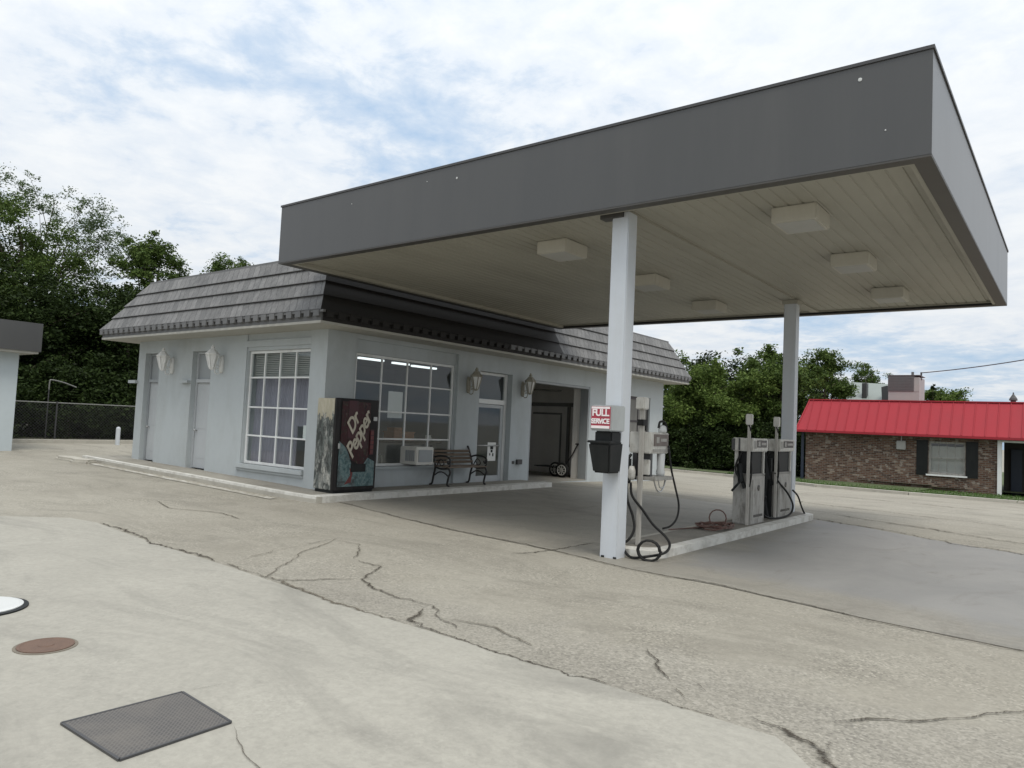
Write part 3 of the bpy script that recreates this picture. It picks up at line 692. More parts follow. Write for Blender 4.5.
te = MB(); te2 = MB(); te3 = MB()
x = a+.02
while x < b-.15:
    te.box(x, x+.17, c-.045, c+.029, 3.475, 3.594); te.box(x+.17, x+.285, c-.03, c+.0285, 3.55, 3.5935); x += .285
y = c+.1
while y < d-.2:
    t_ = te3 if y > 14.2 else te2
    t_.box(b-.029, b+.045, y, y+.17, 3.475, 3.594); t_.box(b-.0285, b+.03, y+.17, y+.285, 3.55, 3.5935)
    te.box(a-.045, a+.029, y, y+.17, 3.475, 3.594); te.box(a-.03, a+.0285, y+.17, y+.285, 3.55, 3.5935); y += .285
O('tile_edge', te, 'tile_edge', roof); O('tile_edge', te2, 'shingle_shaded', roof); O('tile_edge', te3, 'tile_edge', roof)
sf = MB(); sf.box(a+.02, b-.02, c+.02, d-.02, 3.35, 3.399); O('soffit', sf, 'soffit_white', roof)

# wall lanterns
def lantern(mat, label):
    t = thing('wall_lantern', (0, 0, 0), label, 'wall lantern', 'carriage lanterns on the station walls')
    m = MB(); m.lathe((0, -.012, 0), [(.02, -.30), (.055, -.25), (.06, -.05), (.04, .08), (.01, .12)], 12)
    O('back_plate', m, mat, t, smooth=True)
    arm = MB()
    arm.tube(spline([(0, -.02, -.05), (0, -.1, .10), (0, -.2, .22), (0, -.30, .20), (0, -.27, .12)], 6), .016, 8)
    arm.tube(spline([(0, -.02, -.22), (0, -.08, -.32), (0, -.17, -.30), (0, -.17, -.20), (0, -.10, -.20)], 6), .013, 8)
    arm.tube(spline([(0, -.05, -.15), (0, -.16, -.14), (0, -.24, -.22)], 6), .012, 8)
    O('bracket', arm, mat, t, smooth=True)
    n = 6; c = (0, -.26, 0)
    body = MB(); body.lathe(c, [(.025, -.24), (.06, -.21), (.06, -.19)], n)
    body.lathe(c, [(.145, .10), (.16, .13), (.12, .17), (.06, .24), (.035, .25), (.045, .28), (.012, .34)], n)
    for k in range(n):
        q = 2*math.pi*k/n
        body.obox((c[0]+.062*math.cos(q), c[1]+.062*math.sin(q), -.19), (c[0]+.14*math.cos(q), c[1]+.14*math.sin(q), .10), .02, .02)
    O('lamp_head', body, mat, t)
    g = MB(); g.lathe(c, [(.055, -.19), (.128, .10)], n); O('glass', g, 'lantern_white', t)
    return t
L0 = lantern('lantern_white', 'white lantern on the side wall between the two narrow doors')
L0.location = (-18.15, 9.29, 2.78)
def lan(loc, rz, label):
    o = copy_tree(L0); o.location = loc; o.rotation_euler.z = rz; o['label'] = label; return o
lan((-15.85, 9.29, 2.78), 0, 'white lantern on the side wall between a narrow door and the curtained window')
for loc, lab in (((-11.99, 13.62, 2.62), 'stained white lantern on the wall between shop window and shop door'), ((-11.99, 15.86, 2.66), 'stained white lantern between the glass shop door and the open garage bay')):
    o = lan(loc, R(90), lab)
    for ch in list(o.children):
        if ch.name.startswith(('back', 'brack', 'lamp')):
            ch.data = ch.data.copy(); ch.data.materials.clear(); ch.data.materials.append(M['amber'])

# things seen through the glass
for i, (y0, y1, x) in enumerate(((11.38, 12.14, -13.5), (12.47, 13.0, -13.5), (13.14, 14.0, -13.5))):
    m = MB(); m.box(x-.05, x+.05, y0, y1, 2.985-.015*i, 3.03-.015*i)
    o = O('ceiling_lamp', m, 'tube_light', origin=(x, (y0+y1)/2, 3.0))
    tag(o, ['lit fluorescent lamp on the shop ceiling nearest the vending machine', 'short lit fluorescent lamp in the middle of the row inside the shop', 'lit fluorescent lamp just inside the shop window near the door'][i], 'ceiling lamp', 'lit lamps inside the shop')
m = MB(); m.box(-12.30, -12.295, 11.28, 11.72, 1.62, 2.22); tag(O('window_notice', m, 'paper', origin=(-12.3, 11.5, 1.6)), 'white sheet hanging behind the shop window panes', 'notice')
ct = thing('shop_counter', (-12.8, 12, .08), 'dark counter standing inside behind the shop window', 'counter')
m = MB(); m.box(-13.1, -12.5, 11.0, 13.3, 1.05, 1.10); O('counter_top', m, 'brown_door', ct)
m = MB(); m.box(-13.05, -12.6, 11.05, 13.2, .081, 1.049); O('counter_body', m, 'garage_dark', ct)
m = MB(); m.box(-12.95, -12.6, 11.8, 12.45, 1.10, 1.28); m.box(-12.97, -12.58, 11.78, 12.47, 1.281, 1.31); m.box(-12.9, -12.65, 11.85, 12.1, 1.311, 1.40)
tag(O('wooden_box', m, 'brownbox', origin=(-12.8, 12.1, 1.1)), 'brown wooden box sitting on the counter in the shop window', 'box')
m = MB(); m.lathe((-12.62, 12.95, 1.10), [(.06, 0), (.07, .02), (.075, .14), (.065, .14)], 12); m.tube(spline([(-12.62, 13.02, 1.12), (-12.62, 13.08, 1.15), (-12.62, 13.02, 1.21)], 4), .01, 6)
tag(O('mug', m, 'paper', origin=(-12.62, 12.95, 1.1), smooth=True), 'white mug on the counter behind the lower window panes', 'mug')
st = thing('stool', (-12.42, 11.1, .08), 'pale legged stool inside the shop window beside the vending machine', 'stool')
m = MB(); m.lathe((-12.42, 11.15, .78), [(.02, 0), (.15, 0), (.16, .03), (.02, .05)], 12); O('seat', m, 'garage_dark', st)
for dx, dy in ((-.09, -.12), (.09, -.12), (-.09, .12), (.09, .12)):
    m = MB(); m.tube([(-12.42+dx, 11.15+dy, .08), (-12.42+dx*.6, 11.15+dy*.7, .78)], .018, 8); O('leg', m, 'pole', st)
def drape(u0, u1, z0, z1, p, amp, waves, seed):
    mb = MB(); n = 90; rnd = random.Random(seed); ph = rnd.random()*6
    cs = []
    for i in range(n+1):
        u = u0+(u1-u0)*i/n; w = amp*math.sin(ph+waves*2*math.pi*i/n+.8*math.sin(i*.13+ph))
        cs.append((u, w))
    rows = [z0, z0+(z1-z0)*.5, z1]
    vs = []
    for k, z in enumerate(rows):
        vs += [(u, p+w*(1-.25*k)+.02*k, z) for u, w in cs]
    fs = [(k*(n+1)+i, k*(n+1)+i+1, (k+1)*(n+1)+i+1, (k+1)*(n+1)+i) for k in range(2) for i in range(n)]
    return mb.add(vs, fs)
m = drape(-14.80, -13.14, .475, 2.40, 9.50, .024, 14, 1)
tag(O('curtain', m, 'curtain', smooth=True, origin=(-14, 9.5, .5)), 'lavender grey curtain filling most of the side window', 'curtain')
m = drape(-13.12, -12.57, 1.35, 2.40, 9.50, .022, 5, 5)
tag(O('curtain', m, 'curtain', smooth=True, origin=(-12.8, 9.5, 1.3)), 'short lavender grey curtain over the upper corner panes of the side window', 'curtain')
m = MB()
for k in range(14): m.box(-14.80, -12.57, 9.47, 9.495, 2.41+k*.04, 2.437+k*.04)
tag(O('window_blind', m, 'blind', origin=(-13.7, 9.48, 2.4)), 'grey slatted blind behind the top panes of the side window', 'blind')
m = MB(); m.box(-12.82, -12.60, 9.43, 9.435, 1.10, 1.38)
tag(O('corner_notice', m, 'paper', origin=(-12.7, 9.43, 1.1)), 'small white card in the lower corner panes of the side window', 'notice')

# window air conditioner
ac = thing('air_conditioner', (-11.85, 11.85, .6), 'white window air conditioner jutting out over the bench end', 'air conditioner')
m = MB(); m.box(-12.15, -11.62, 11.58, 12.14, .60, 1.0); O('casing', m, 'ac_white', ac, bev=.02)
m = MB(); m.box(-11.619, -11.60, 11.65, 12.07, .665, .935); O('grille', m, 'grey_trim', ac)
m = MB()
for k in range(5): m.box(-11.95+k*.06, -11.91+k*.06, 11.565, 11.579, .68, .92)
O('side_louvre', m, 'grey_trim', ac)
for yy in (11.65, 12.07):
    m = MB(); m.obox((-12.06, yy, .595), (-11.7, yy, .595), .04, .02); O('bracket', m, 'dark_metal', ac)

# ------------------------------------------------------------------ VENDING MACHINE
V = thing('vending_machine', (-11.7, 9.6, .12), 'weathered dark soda vending machine with peeling pale side at the wall corner', 'vending machine')
vx0, vx1, vy0, vy1, vz0, vz1 = -11.94, -11.3, 9.08, 10.15, .17, 1.96
m = MB(); m.box(vx0, vx1-.10, vy0+.01, vy1-.01, vz0, vz1-.01); O('cabinet', m, 'vend_side', V, bev=.012)
m = MB(); m.prism([(vx1-.099, vy0), (vx1-.03, vy0), (vx1, vy0+.06), (vx1+.012, vy0+.3), (vx1+.012, vy1-.3), (vx1, vy1-.06), (vx1-.03, vy1), (vx1-.099, vy1)], 'z', vz0, vz1); dr = O('door', m, 'vend_dark', V, bev=.008)
fx = vx1+.0145
m = MB(); m.box(fx, fx+.004, vy0+.26, vy0+.50, 1.18, 1.92); m.box(fx, fx+.003, vy0+.52, vy0+.76, .98, 1.30); O('colour_panel', m, 'vend_maroon', dr)
m = MB(); m.prism([(vy0+.10, .9), (vy0+.82, .55), (vy0+.82, 1.9), (vy0+.10, 1.9)], 'x', fx-.002, fx-.0005); O('graphic', m, 'vend_graphic', dr)
m = MB(); m.prism([(vy0+.07, .24), (vy0+.98, .24), (vy0+.98, .72), (vy0+.80, .80), (vy0+.66, .62), (vy0+.40, .66), (vy0+.26, .98), (vy0+.07, 1.12)], 'x', fx+.0005, fx+.005); O('ice_graphic', m, 'vend_ice', dr)
m = MB(); m.prism([(vy0+.24, .28), (vy0+.40, .32), (vy0+.44, .55), (vy0+.36, .60), (vy0+.38, .46)], 'x', fx+.0052, fx+.007); O('red_streak', m, 'vend_red', dr)
m = MB(); m.box(fx+.006, fx+.012, vy0+.38, vy0+.76, .52, .68); O('delivery_slot', m, 'black', dr, bev=.003)
m = MB(); m.box(fx, fx+.016, vy0+.83, vy0+.93, .86, 1.36); O('button_strip', m, 'vend_maroon', dr, bev=.004)
m = MB()
for k in range(5): m.box(fx+.017, fx+.022, vy0+.84, vy0+.92, .88+k*.095, .95+k*.095)
O('button', m, 'vend_red', dr)
m = MB(); m.box(fx, fx+.012, vy0+.90, vy0+1.0, 1.54, 1.62); O('coin_plate', m, 'steel', dr, bev=.004)
m = MB(); m.box(fx, fx+.03, vy0+.045, vy0+.075, .98, 1.08); O('lock', m, 'steel', dr)
ang = R(61); rt = (0, math.cos(ang), math.sin(ang)); up = (0, -math.sin(ang), math.cos(ang))
m = MB()
add_text(m, 'Pepper', .37, (fx+.010, vy0+.53, 1.24), rt, up, shear=.5, extrude=.003, offset=.007, space=.88)
add_text(m, 'Dr', .34, (fx+.010, vy0+.37, 1.46), rt, up, shear=.5, extrude=.003, offset=.007, space=.9)
O('lettering', m, 'cream', dr)
m = MB(); m.box(vx0+.03, vx1-.06, vy0+.04, vy1-.04, .111, .169); O('base', m, 'black', V)

# ------------------------------------------------------------------ BENCH
bn = thing('park_bench', (-11.6, 13.05, .11), 'black iron park bench with weathered wooden slats beside the shop door', 'bench')
y0, y1 = 12.42, 13.72
m = MB()
for k in range(4): m.box(-11.80+k*.115, -11.71+k*.115, y0-.04, y1+.04, .545-.004*k, .57-.004*k)
O('seat', m, 'wood', bn, bev=.006)
m = MB()
for k in range(4):
    z = .64+k*.085; xx = -11.83-.035*k; m.obox((xx, y0-.03, z), (xx, y1+.03, z), .022, .062, (.35, 0, 1))
O('backrest', m, 'wood', bn, bev=.005)
for yy in (y0, y1):
    m = MB()
    m.tube(spline([(-11.98, yy, .115), (-11.90, yy, .16), (-11.86, yy, .35), (-11.82, yy, .54), (-11.87, yy, .74), (-11.97, yy, .98), (-12.0, yy, 1.0)], 6), .024, 8)
    m.tube(spline([(-11.36, yy, .115), (-11.42, yy, .16), (-11.39, yy, .32), (-11.35, yy, .44), (-11.42, yy, .54)], 6), .024, 8)
    m.tube(spline([(-11.83, yy, .53), (-11.62, yy, .50), (-11.40, yy, .52)], 6), .022, 8)
    m.tube(spline([(-11.87, yy, .76), (-11.7, yy, .80), (-11.5, yy, .79), (-11.38, yy, .74), (-11.36, yy, .66), (-11.42, yy, .63), (-11.45, yy, .68)], 6), .022, 8)
    m.tube(spline([(-11.42, yy, .54), (-11.36, yy, .60), (-11.40, yy, .70)], 5), .018, 8)
    m.tube(spline([(-11.78, yy, .56), (-11.66, yy, .72), (-11.55, yy, .62), (-11.64, yy, .57), (-11.7, yy, .65)], 5), .013, 6)
    m.tube(spline([(-11.84, yy, .34), (-11.7, yy, .42), (-11.55, yy, .42), (-11.40, yy, .34)], 5), .016, 6)
    O('end_frame', m, 'iron', bn, smooth=True)

# ------------------------------------------------------------------ HAND CART in the garage
hc = thing('hand_cart', (-13.0, 19.6, .012), 'dark hand cart with one pale rimmed wheel showing in the garage bay', 'cart')
for dy, nm in ((0, 0), (.45, 1)):
    cx, cy, cz = -12.78, 19.05+dy*.5-.1*nm, .24
    m = MB(); m.lathe((-12.78-dy*.9, 19.15+dy*.5, cz), [(.13, -.03), (.225, -.04), (.235, 0), (.225, .04), (.13, .03)], 20, 'y'); w = O('wheel', m, 'rubber', hc, smooth=True)
    m = MB(); m.lathe((-12.78-dy*.9, 19.15+dy*.5, cz), [(.03, -.05), (.05, -.05), (.05, .05), (.03, .05)], 12, 'y')
    for k in range(8):
        q = k*math.pi/4; m.obox((-12.78-dy*.9, 19.15+dy*.5-.036, cz), (-12.78-dy*.9+.14*math.cos(q), 19.15+dy*.5-.036, cz+.14*math.sin(q)), .03, .012, (0, 1, 0))
    m.tube([(-12.78-dy*.9+.15*math.cos(k*math.pi/10), 19.15+dy*.5-.04, cz+.15*math.sin(k*math.pi/10)) for k in range(21)], .016, 6)
    O('rim', m, 'pump', w)
m = MB(); m.tube(spline([(-13.9, 19.35, .30), (-13.4, 19.3, .34), (-12.9, 19.3, .30), (-12.6, 19.3, .62), (-12.33, 19.3, 1.08)], 6), .02, 8)
m.tube([(-12.78, 19.15, .24), (-13.18, 19.38, .24)], .018, 8)
m.box(-13.9, -13.1, 19.2, 19.6, .30, .33)
O('frame', m, 'iron', hc)
m = MB(); m.tube([(-12.33, 19.18, 1.08), (-12.33, 19.36, 1.08)], .024, 8); O('handle', m, 'rubber', hc)

# ------------------------------------------------------------------ CANOPY
K = thing('fuel_canopy', (-6.3, 12.2, 0), 'big flat canopy with dark grey fascia on two white columns over the pumps', 'canopy')
cx0, cx1, cy0, cy1, cz0, cz1 = -11.50, -1.11, 7.70, 16.80, 4.33, 5.35
m = MB()
m.box(cx0, cx1, cy0, cy0+.06, cz0, cz1); m.box(cx0, cx1, cy1-.06, cy1, cz0, cz1); m.box(cx0, cx0+.06, cy0+.061, cy1-.061, cz0, cz1); m.box(cx1-.06, cx1, cy0+.061, cy1-.061, cz0, cz1)
fa = O('fascia', m, 'fascia', K)
m = MB()   # inward return under the fascia
w = .15
m.box(cx0+.002, cx1-.002, cy0+.002, cy0+w, cz0-.022, cz0-.002); m.box(cx0+.002, cx1-.002, cy1-w, cy1-.002, cz0-.022, cz0-.002)
m.box(cx0+.002, cx0+w, cy0+w+.001, cy1-w-.001, cz0-.022, cz0-.002); m.box(cx1-.17, cx1-.002, cy0+w+.001, cy1-w-.001, cz0-.022, cz0-.002)
O('fascia_lip', m, 'fascia_lip', fa)
m = MB()
m.box(cx0-.015, cx1+.015, cy0-.015, cy0+.02, cz1+.001, cz1+.035); m.box(cx0-.015, cx1+.015, cy1-.02, cy1+.015, cz1+.001, cz1+.035)
m.box(cx0-.015, cx0+.02, cy0+.021, cy1-.021, cz1+.001, cz1+.035); m.box(cx1-.02, cx1+.015, cy0+.021, cy1-.021, cz1+.001, cz1+.035)
O('edge_trim', m, 'dark_metal', fa)
for (px, pz, r) in ((-7.19, 5.15, .017), (-1.75, 5.21, .02), (-9.53, 5.12, .009), (-7.8, 5.2, .008), (-1.51, 4.64, .008)):
    m = MB(); m.lathe((px, cy0-.003, pz), [(r*.3, -.004), (r, -.002), (r*.9, .002)], 8, 'y'); O('patch', m, 'cover_white', fa)
# ribbed soffit decking, ribs along the forecourt
prof = []; x = cx0+.07
while x < cx1-.3:
    prof += [(x, 4.385), (x+.135, 4.385), (x+.145, 4.398), (x+.160, 4.398)]; x += .17
prof.append((cx1-.07, 4.385))
vs = [(px, yy, pz) for yy in (cy0+.065, cy1-.065) for px, pz in prof]; n = len(prof)
m = MB().add(vs, [(i, i+1, n+i+1, n+i) for i in range(n-1)])
O('soffit', m, 'soffit', K)
m = MB(); m.box(cx0+w, cx1-.171, cy0+w+.001, cy0+w+.05, cz0-.015, 4.384); m.box(cx0+w, cx1-.171, cy1-w-.05, cy1-w-.001, cz0+.03, 4.384)
m.box(cx1-.22, cx1-.171, cy0+w+.051, cy1-w-.051, cz0-.015, 4.384); m.box(cx0+w+.001, cx0+w+.12, cy0+w+.051, cy1-w-.051, cz0-.015, 4.384)
O('soffit_trim', m, 'soffit', K)
m = MB(); m.box(-4.68, -4.52, cy0+w+.052, cy1-w-.052, 4.352, 4.3835); O('beam', m, 'soffit', K)
m = MB(); m.box(cx0+.061, cx1-.061, cy0+.061, cy1-.061, 5.0, 5.06); O('canopy_deck', m, 'dark_metal', K)
for cy in (8.0, 14.9):
    m = MB(); m.box(-4.73, -4.49, cy, cy+.23, -.05, 4.35); cl = O('column', m, 'column', K, bev=.012)
    m = MB(); m.box(-4.88, -4.56, cy-.05, cy+.1, 4.28, 4.346) if cy < 10 else m.box(-4.76, -4.46, cy-.03, cy+.26, 4.27, 4.346); O('column_head', m, 'fascia_lip' if cy < 10 else 'soffit', cl)
    for q in (.0, .17): m = MB(); m.box(-4.70+q, -4.66+q, cy-.012, cy-.001, .0, .03); O('anchor_bolt', m, 'black', cl)
for i, (px, py) in enumerate(((-6.25, 9.12), (-6.2, 11.9), (-6.25, 14.75), (-2.72, 9.12), (-2.72, 11.8), (-2.76, 14.72))):
    lab = ['box light under the canopy in the row nearer the shop, at the front fascia', 'box light under the canopy in the row nearer the shop, middle of the row', 'box light under the canopy in the row nearer the shop, at the back edge',
           'box light under the outer canopy side, at the front fascia corner', 'box light under the outer canopy side, middle of the row', 'box light under the outer canopy side, at the back edge'][i]
    t = thing('canopy_light', (px, py, 4.38), lab, 'canopy light', 'box lights under the canopy')
    m = MB(); m.box(px-.265, px+.265, py-.30, py+.30, 4.19, 4.383); O('housing', m, 'canopy_light', t, bev=.012)
    m = MB(); m.box(px-.22, px+.22, py-.25, py+.25, 4.183, 4.1895); O('lens', m, 'blind', t)

# column-mounted service boxes
t = thing('service_sign', (-4.6, 7.85, 1.58), 'grey sign box reading FULL SERVICE on red, on the near column', 'sign')
m = MB(); m.prism([(-4.745, 7.69), (-4.45, 7.69), (-4.43, 7.99), (-4.71, 7.99)], 'z', 1.57, 1.885); bx = O('sign_box', m, 'sign_grey', t, bev=.012)
m = MB(); m.box(-4.73, -4.465, 7.680, 7.689, 1.60, 1.865); O('sign_face', m, 'sign_red', t)
for za, zb in ((1.838, 1.862), (1.60, 1.632)):
    m = MB(); m.box(-4.725, -4.47, 7.6765, 7.6799, za, zb); O('sign_border', m, 'sign_white', t)
m = MB(); add_text(m, 'FULL', .115, (-4.598, 7.676, 1.787), (1, 0, 0), (0, 0, 1), extrude=.002, offset=.0035, space=.95)
add_text(m, 'SERVICE', .082, (-4.598, 7.676, 1.685), (1, 0, 0), (0, 0, 1), extrude=.002, offset=.0035, space=.82)
ratio = MB()
ratio.v = [(v[0], v[1], v[2]) for v in m.v]; ratio.f = m.f
O('lettering', ratio, 'sign_white', t)
t = thing('towel_dispenser', (-4.6, 7.85, 1.06), 'black towel dispenser and squeegee bucket strapped to the near column under a red sign', 'dispenser')
m = MB(); m.box(-4.72, -4.48, 7.76, 7.995, 1.38, 1.568); O('towel_box', m, 'black', t, bev=.015)
m = MB(); m.add([(-4.755, 7.66, 1.42), (-4.445, 7.66, 1.42), (-4.44, 7.99, 1.44), (-4.74, 7.99, 1.44), (-4.70, 7.71, 1.06), (-4.47, 7.71, 1.06), (-4.47, 7.99, 1.06), (-4.71, 7.99, 1.06)], [(0, 1, 2, 3), (7, 6, 5, 4), (0, 4, 5, 1), (1, 5, 6, 2), (2, 6, 7, 3), (3, 7, 4, 0)])
O('bucket', m, 'black', t, bev=.02)
m = MB(); m.box(-4.762, -4.438, 7.65, 7.78, 1.421, 1.45); O('bucket_rim', m, 'black', t, bev=.008)

# ------------------------------------------------------------------ PUMP ISLAND
il = [(-4.92, 8.60), (-4.86, 8.42), (-4.72, 8.30), (-4.45, 8.26), (-4.22, 8.36), (-4.12, 8.6), (-4.10, 15.0), (-4.16, 15.2), (-4.32, 15.32), (-4.72, 15.32), (-4.88, 15.2), (-4.92, 15.0)]
I = thing('pump_island', (-4.6, 11.9, 0), 'long low concrete island with a white painted edge carrying the pumps', 'pump island')
def inset(poly, d):
    cx = sum(p[0] for p in poly)/len(poly); o = []
    for x, y in poly:
        o.append((x+(d if x < -4.6 else -d), y+(d if y < 11.9 else -d) if (y < 8.5 or y > 15.1) else y))
    return o
m = MB(); mg = MB(); inn = inset(il, .13); n = len(il)
for i in range(n):
    j = (i+1) % n
    a, b, c, d = il[i], il[j], inn[j], inn[i]
    mm = mg if i in (0, 8, 9, 10, 11) else m
    mm.add([(*a, -.02), (*b, -.02), (*b, .105), (*a, .105)], [(0, 1, 2, 3)])
    mm.add([(*a, .105), (*b, .105), (*c, .12), (*d, .12)], [(0, 1, 2, 3)])
O('kerb_edge', m, 'kerb_white', I)
O('kerb_edge', mg, 'concrete_kerb', I)
m = MB().add([(x, y, .1195) for x, y in inn], [tuple(range(n))]); O('island_top', m, 'islandtop', I)

def hose(pts, r=.017): return MB().tube(spline(pts, 8), r, 8)
# pump 1: stripped, head on a post and a hanging tray
P1 = thing('fuel_pump', (-4.55, 8.85, .12), 'stripped fuel pump beside the near column, cabinet gone, hoses looped on the ground', 'fuel pump')
def mast(mb, x, y, z0, z1, w=.05): mb.box(x-w/2, x+w/2, y-w/2, y+w/2, z0, z1)
m = MB(); m.box(-4.705, -4.40, 8.62, 9.16, 1.30, 1.58); O('head', m, 'pump', P1, bev=.012)
m = MB(); m.box(-4.399, -4.392, 8.72, 9.13, 1.40, 1.555); O('display', m, 'pump_brown', P1)
m = MB(); m.box(-4.3915, -4.389, 8.78, 8.86, 1.44, 1.52); m.box(-4.3915, -4.389, 8.9, 9.08, 1.46, 1.50); m.box(-4.3985, -4.392, 8.70, 9.13, 1.325, 1.36); O('dial', m, 'pump_grey', P1)
m = MB(); mast(m, -4.50, 8.57, .12, 1.88, .055); O('post', m, 'pole', P1, bev=.006)
m = MB(); m.box(-4.57, -4.44, 8.50, 8.64, 1.87, 2.03); O('post_box', m, 'pump', P1, bev=.012)
m = MB(); m.tube(spline([(-4.5, 8.57, 1.88), (-4.53, 8.6, 1.78), (-4.5, 8.66, 1.7), (-4.52, 8.7, 1.6)], 5), .014, 6); m.box(-4.545, -4.455, 8.52, 8.62, 1.66, 1.74); O('retractor', m, 'rubber', P1)
m = MB(); m.box(-4.62, -4.44, 8.72, 8.78, .98, 1.30); m.box(-4.66, -4.6, 8.64, 8.72, .95, 1.30); O('column_frame', m, 'dark_metal', P1)
m = MB(); m.box(-4.57, -4.43, 8.66, 8.71, 1.02, 1.22); O('meter_cover', m, 'pump', P1, bev=.008)
m = MB(); m.lathe((-4.43, 9.0, 1.0), [(.05, 0), (.06, .05), (.05, .1), (.055, .30)], 12); O('nozzle_boot', m, 'cover_white', P1, smooth=True)
m = MB(); m.box(-4.70, -4.32, 8.64, 9.15, .955, 1.0); m.obox((-4.55, 8.60, .97), (-4.50, 8.62, .60), .03, .03); tr = O('tray', m, 'pump_grey', P1, bev=.006)
m = MB(); m.tube(spline([(-4.38, 8.72, .955), (-4.38, 8.8, .84), (-4.38, 8.9, .80), (-4.38, 9.0, .85), (-4.38, 9.05, .955)], 6), .01, 6); m.tube(spline([(-4.36, 8.8, .955), (-4.36, 8.86, .86), (-4.36, 8.97, .87), (-4.36, 9.02, .955)], 6), .008, 6); O('wire_loop', m, 'steel', P1)
m = MB(); m.obox((-4.67, 8.58, 1.22), (-4.66, 8.56, 1.0), .05, .07); m.obox((-4.66, 8.56, 1.0), (-4.63, 8.5, .92), .05, .05); m.tube(spline([(-4.66, 8.6, 1.28), (-4.70, 8.52, 1.15), (-4.70, 8.5, 1.0)], 5), .02, 8); O('nozzle', m, 'black', P1)
m = MB(); m.lathe((-4.60, 8.52, .95), [(.03, 0), (.05, .04), (.05, .12), (.03, .18)], 10); O('nozzle_cap', m, 'pump', P1, smooth=True)
m = MB(); m.lathe((-4.43, 9.02, 1.58), [(.05, 0), (.06, .02), (.05, .08), (.02, .10)], 10); O('filler_cap', m, 'cover_white', P1, smooth=True)
m = MB(); m.tube(spline([(-4.46, 8.96, 1.64), (-4.45, 8.98, 1.72), (-4.42, 9.06, 1.72), (-4.4, 9.1, 1.62)], 5), .016, 8); O('hose_elbow', m, 'rubber', P1)
m = hose([(-4.66, 8.52, .92), (-4.64, 8.5, .70), (-4.56, 8.52, .48), (-4.53, 8.5, .30), (-4.62, 8.42, .15), (-4.85, 8.32, .14)]); O('hose', m, 'rubber', P1, smooth=True)
m = hose([(-4.60, 8.5, .92), (-4.57, 8.5, .75), (-4.44, 8.55, .58), (-4.32, 8.62, .40), (-4.17, 8.68, .26), (-4.08, 8.62, .17), (-4.05, 8.42, .10), (-4.18, 8.22, .06), (-4.40, 8.18, .03), (-4.6, 8.3, .15)])
O('hose', m, 'rubber', P1, smooth=True)
m = hose([(-4.38+.0, 9.12, 1.40), (-4.37, 9.20, 1.1), (-4.33, 9.26, .85), (-4.30, 9.32, .62), (-4.31, 9.30, .44), (-4.36, 9.22, .33), (-4.44, 9.14, .29)], .014); O('hose', m, 'rubber', P1, smooth=True)
cc = []
for k in range(29):
    q = k*2*math.pi/14; cc.append((-4.155+.125*math.cos(q), 8.18+.055*math.cos(q)+.002*k, .135+.125*math.sin(q)))
m = MB().tube(cc, .014, 8); O('hose_coil', m, 'rubber', P1, smooth=True)

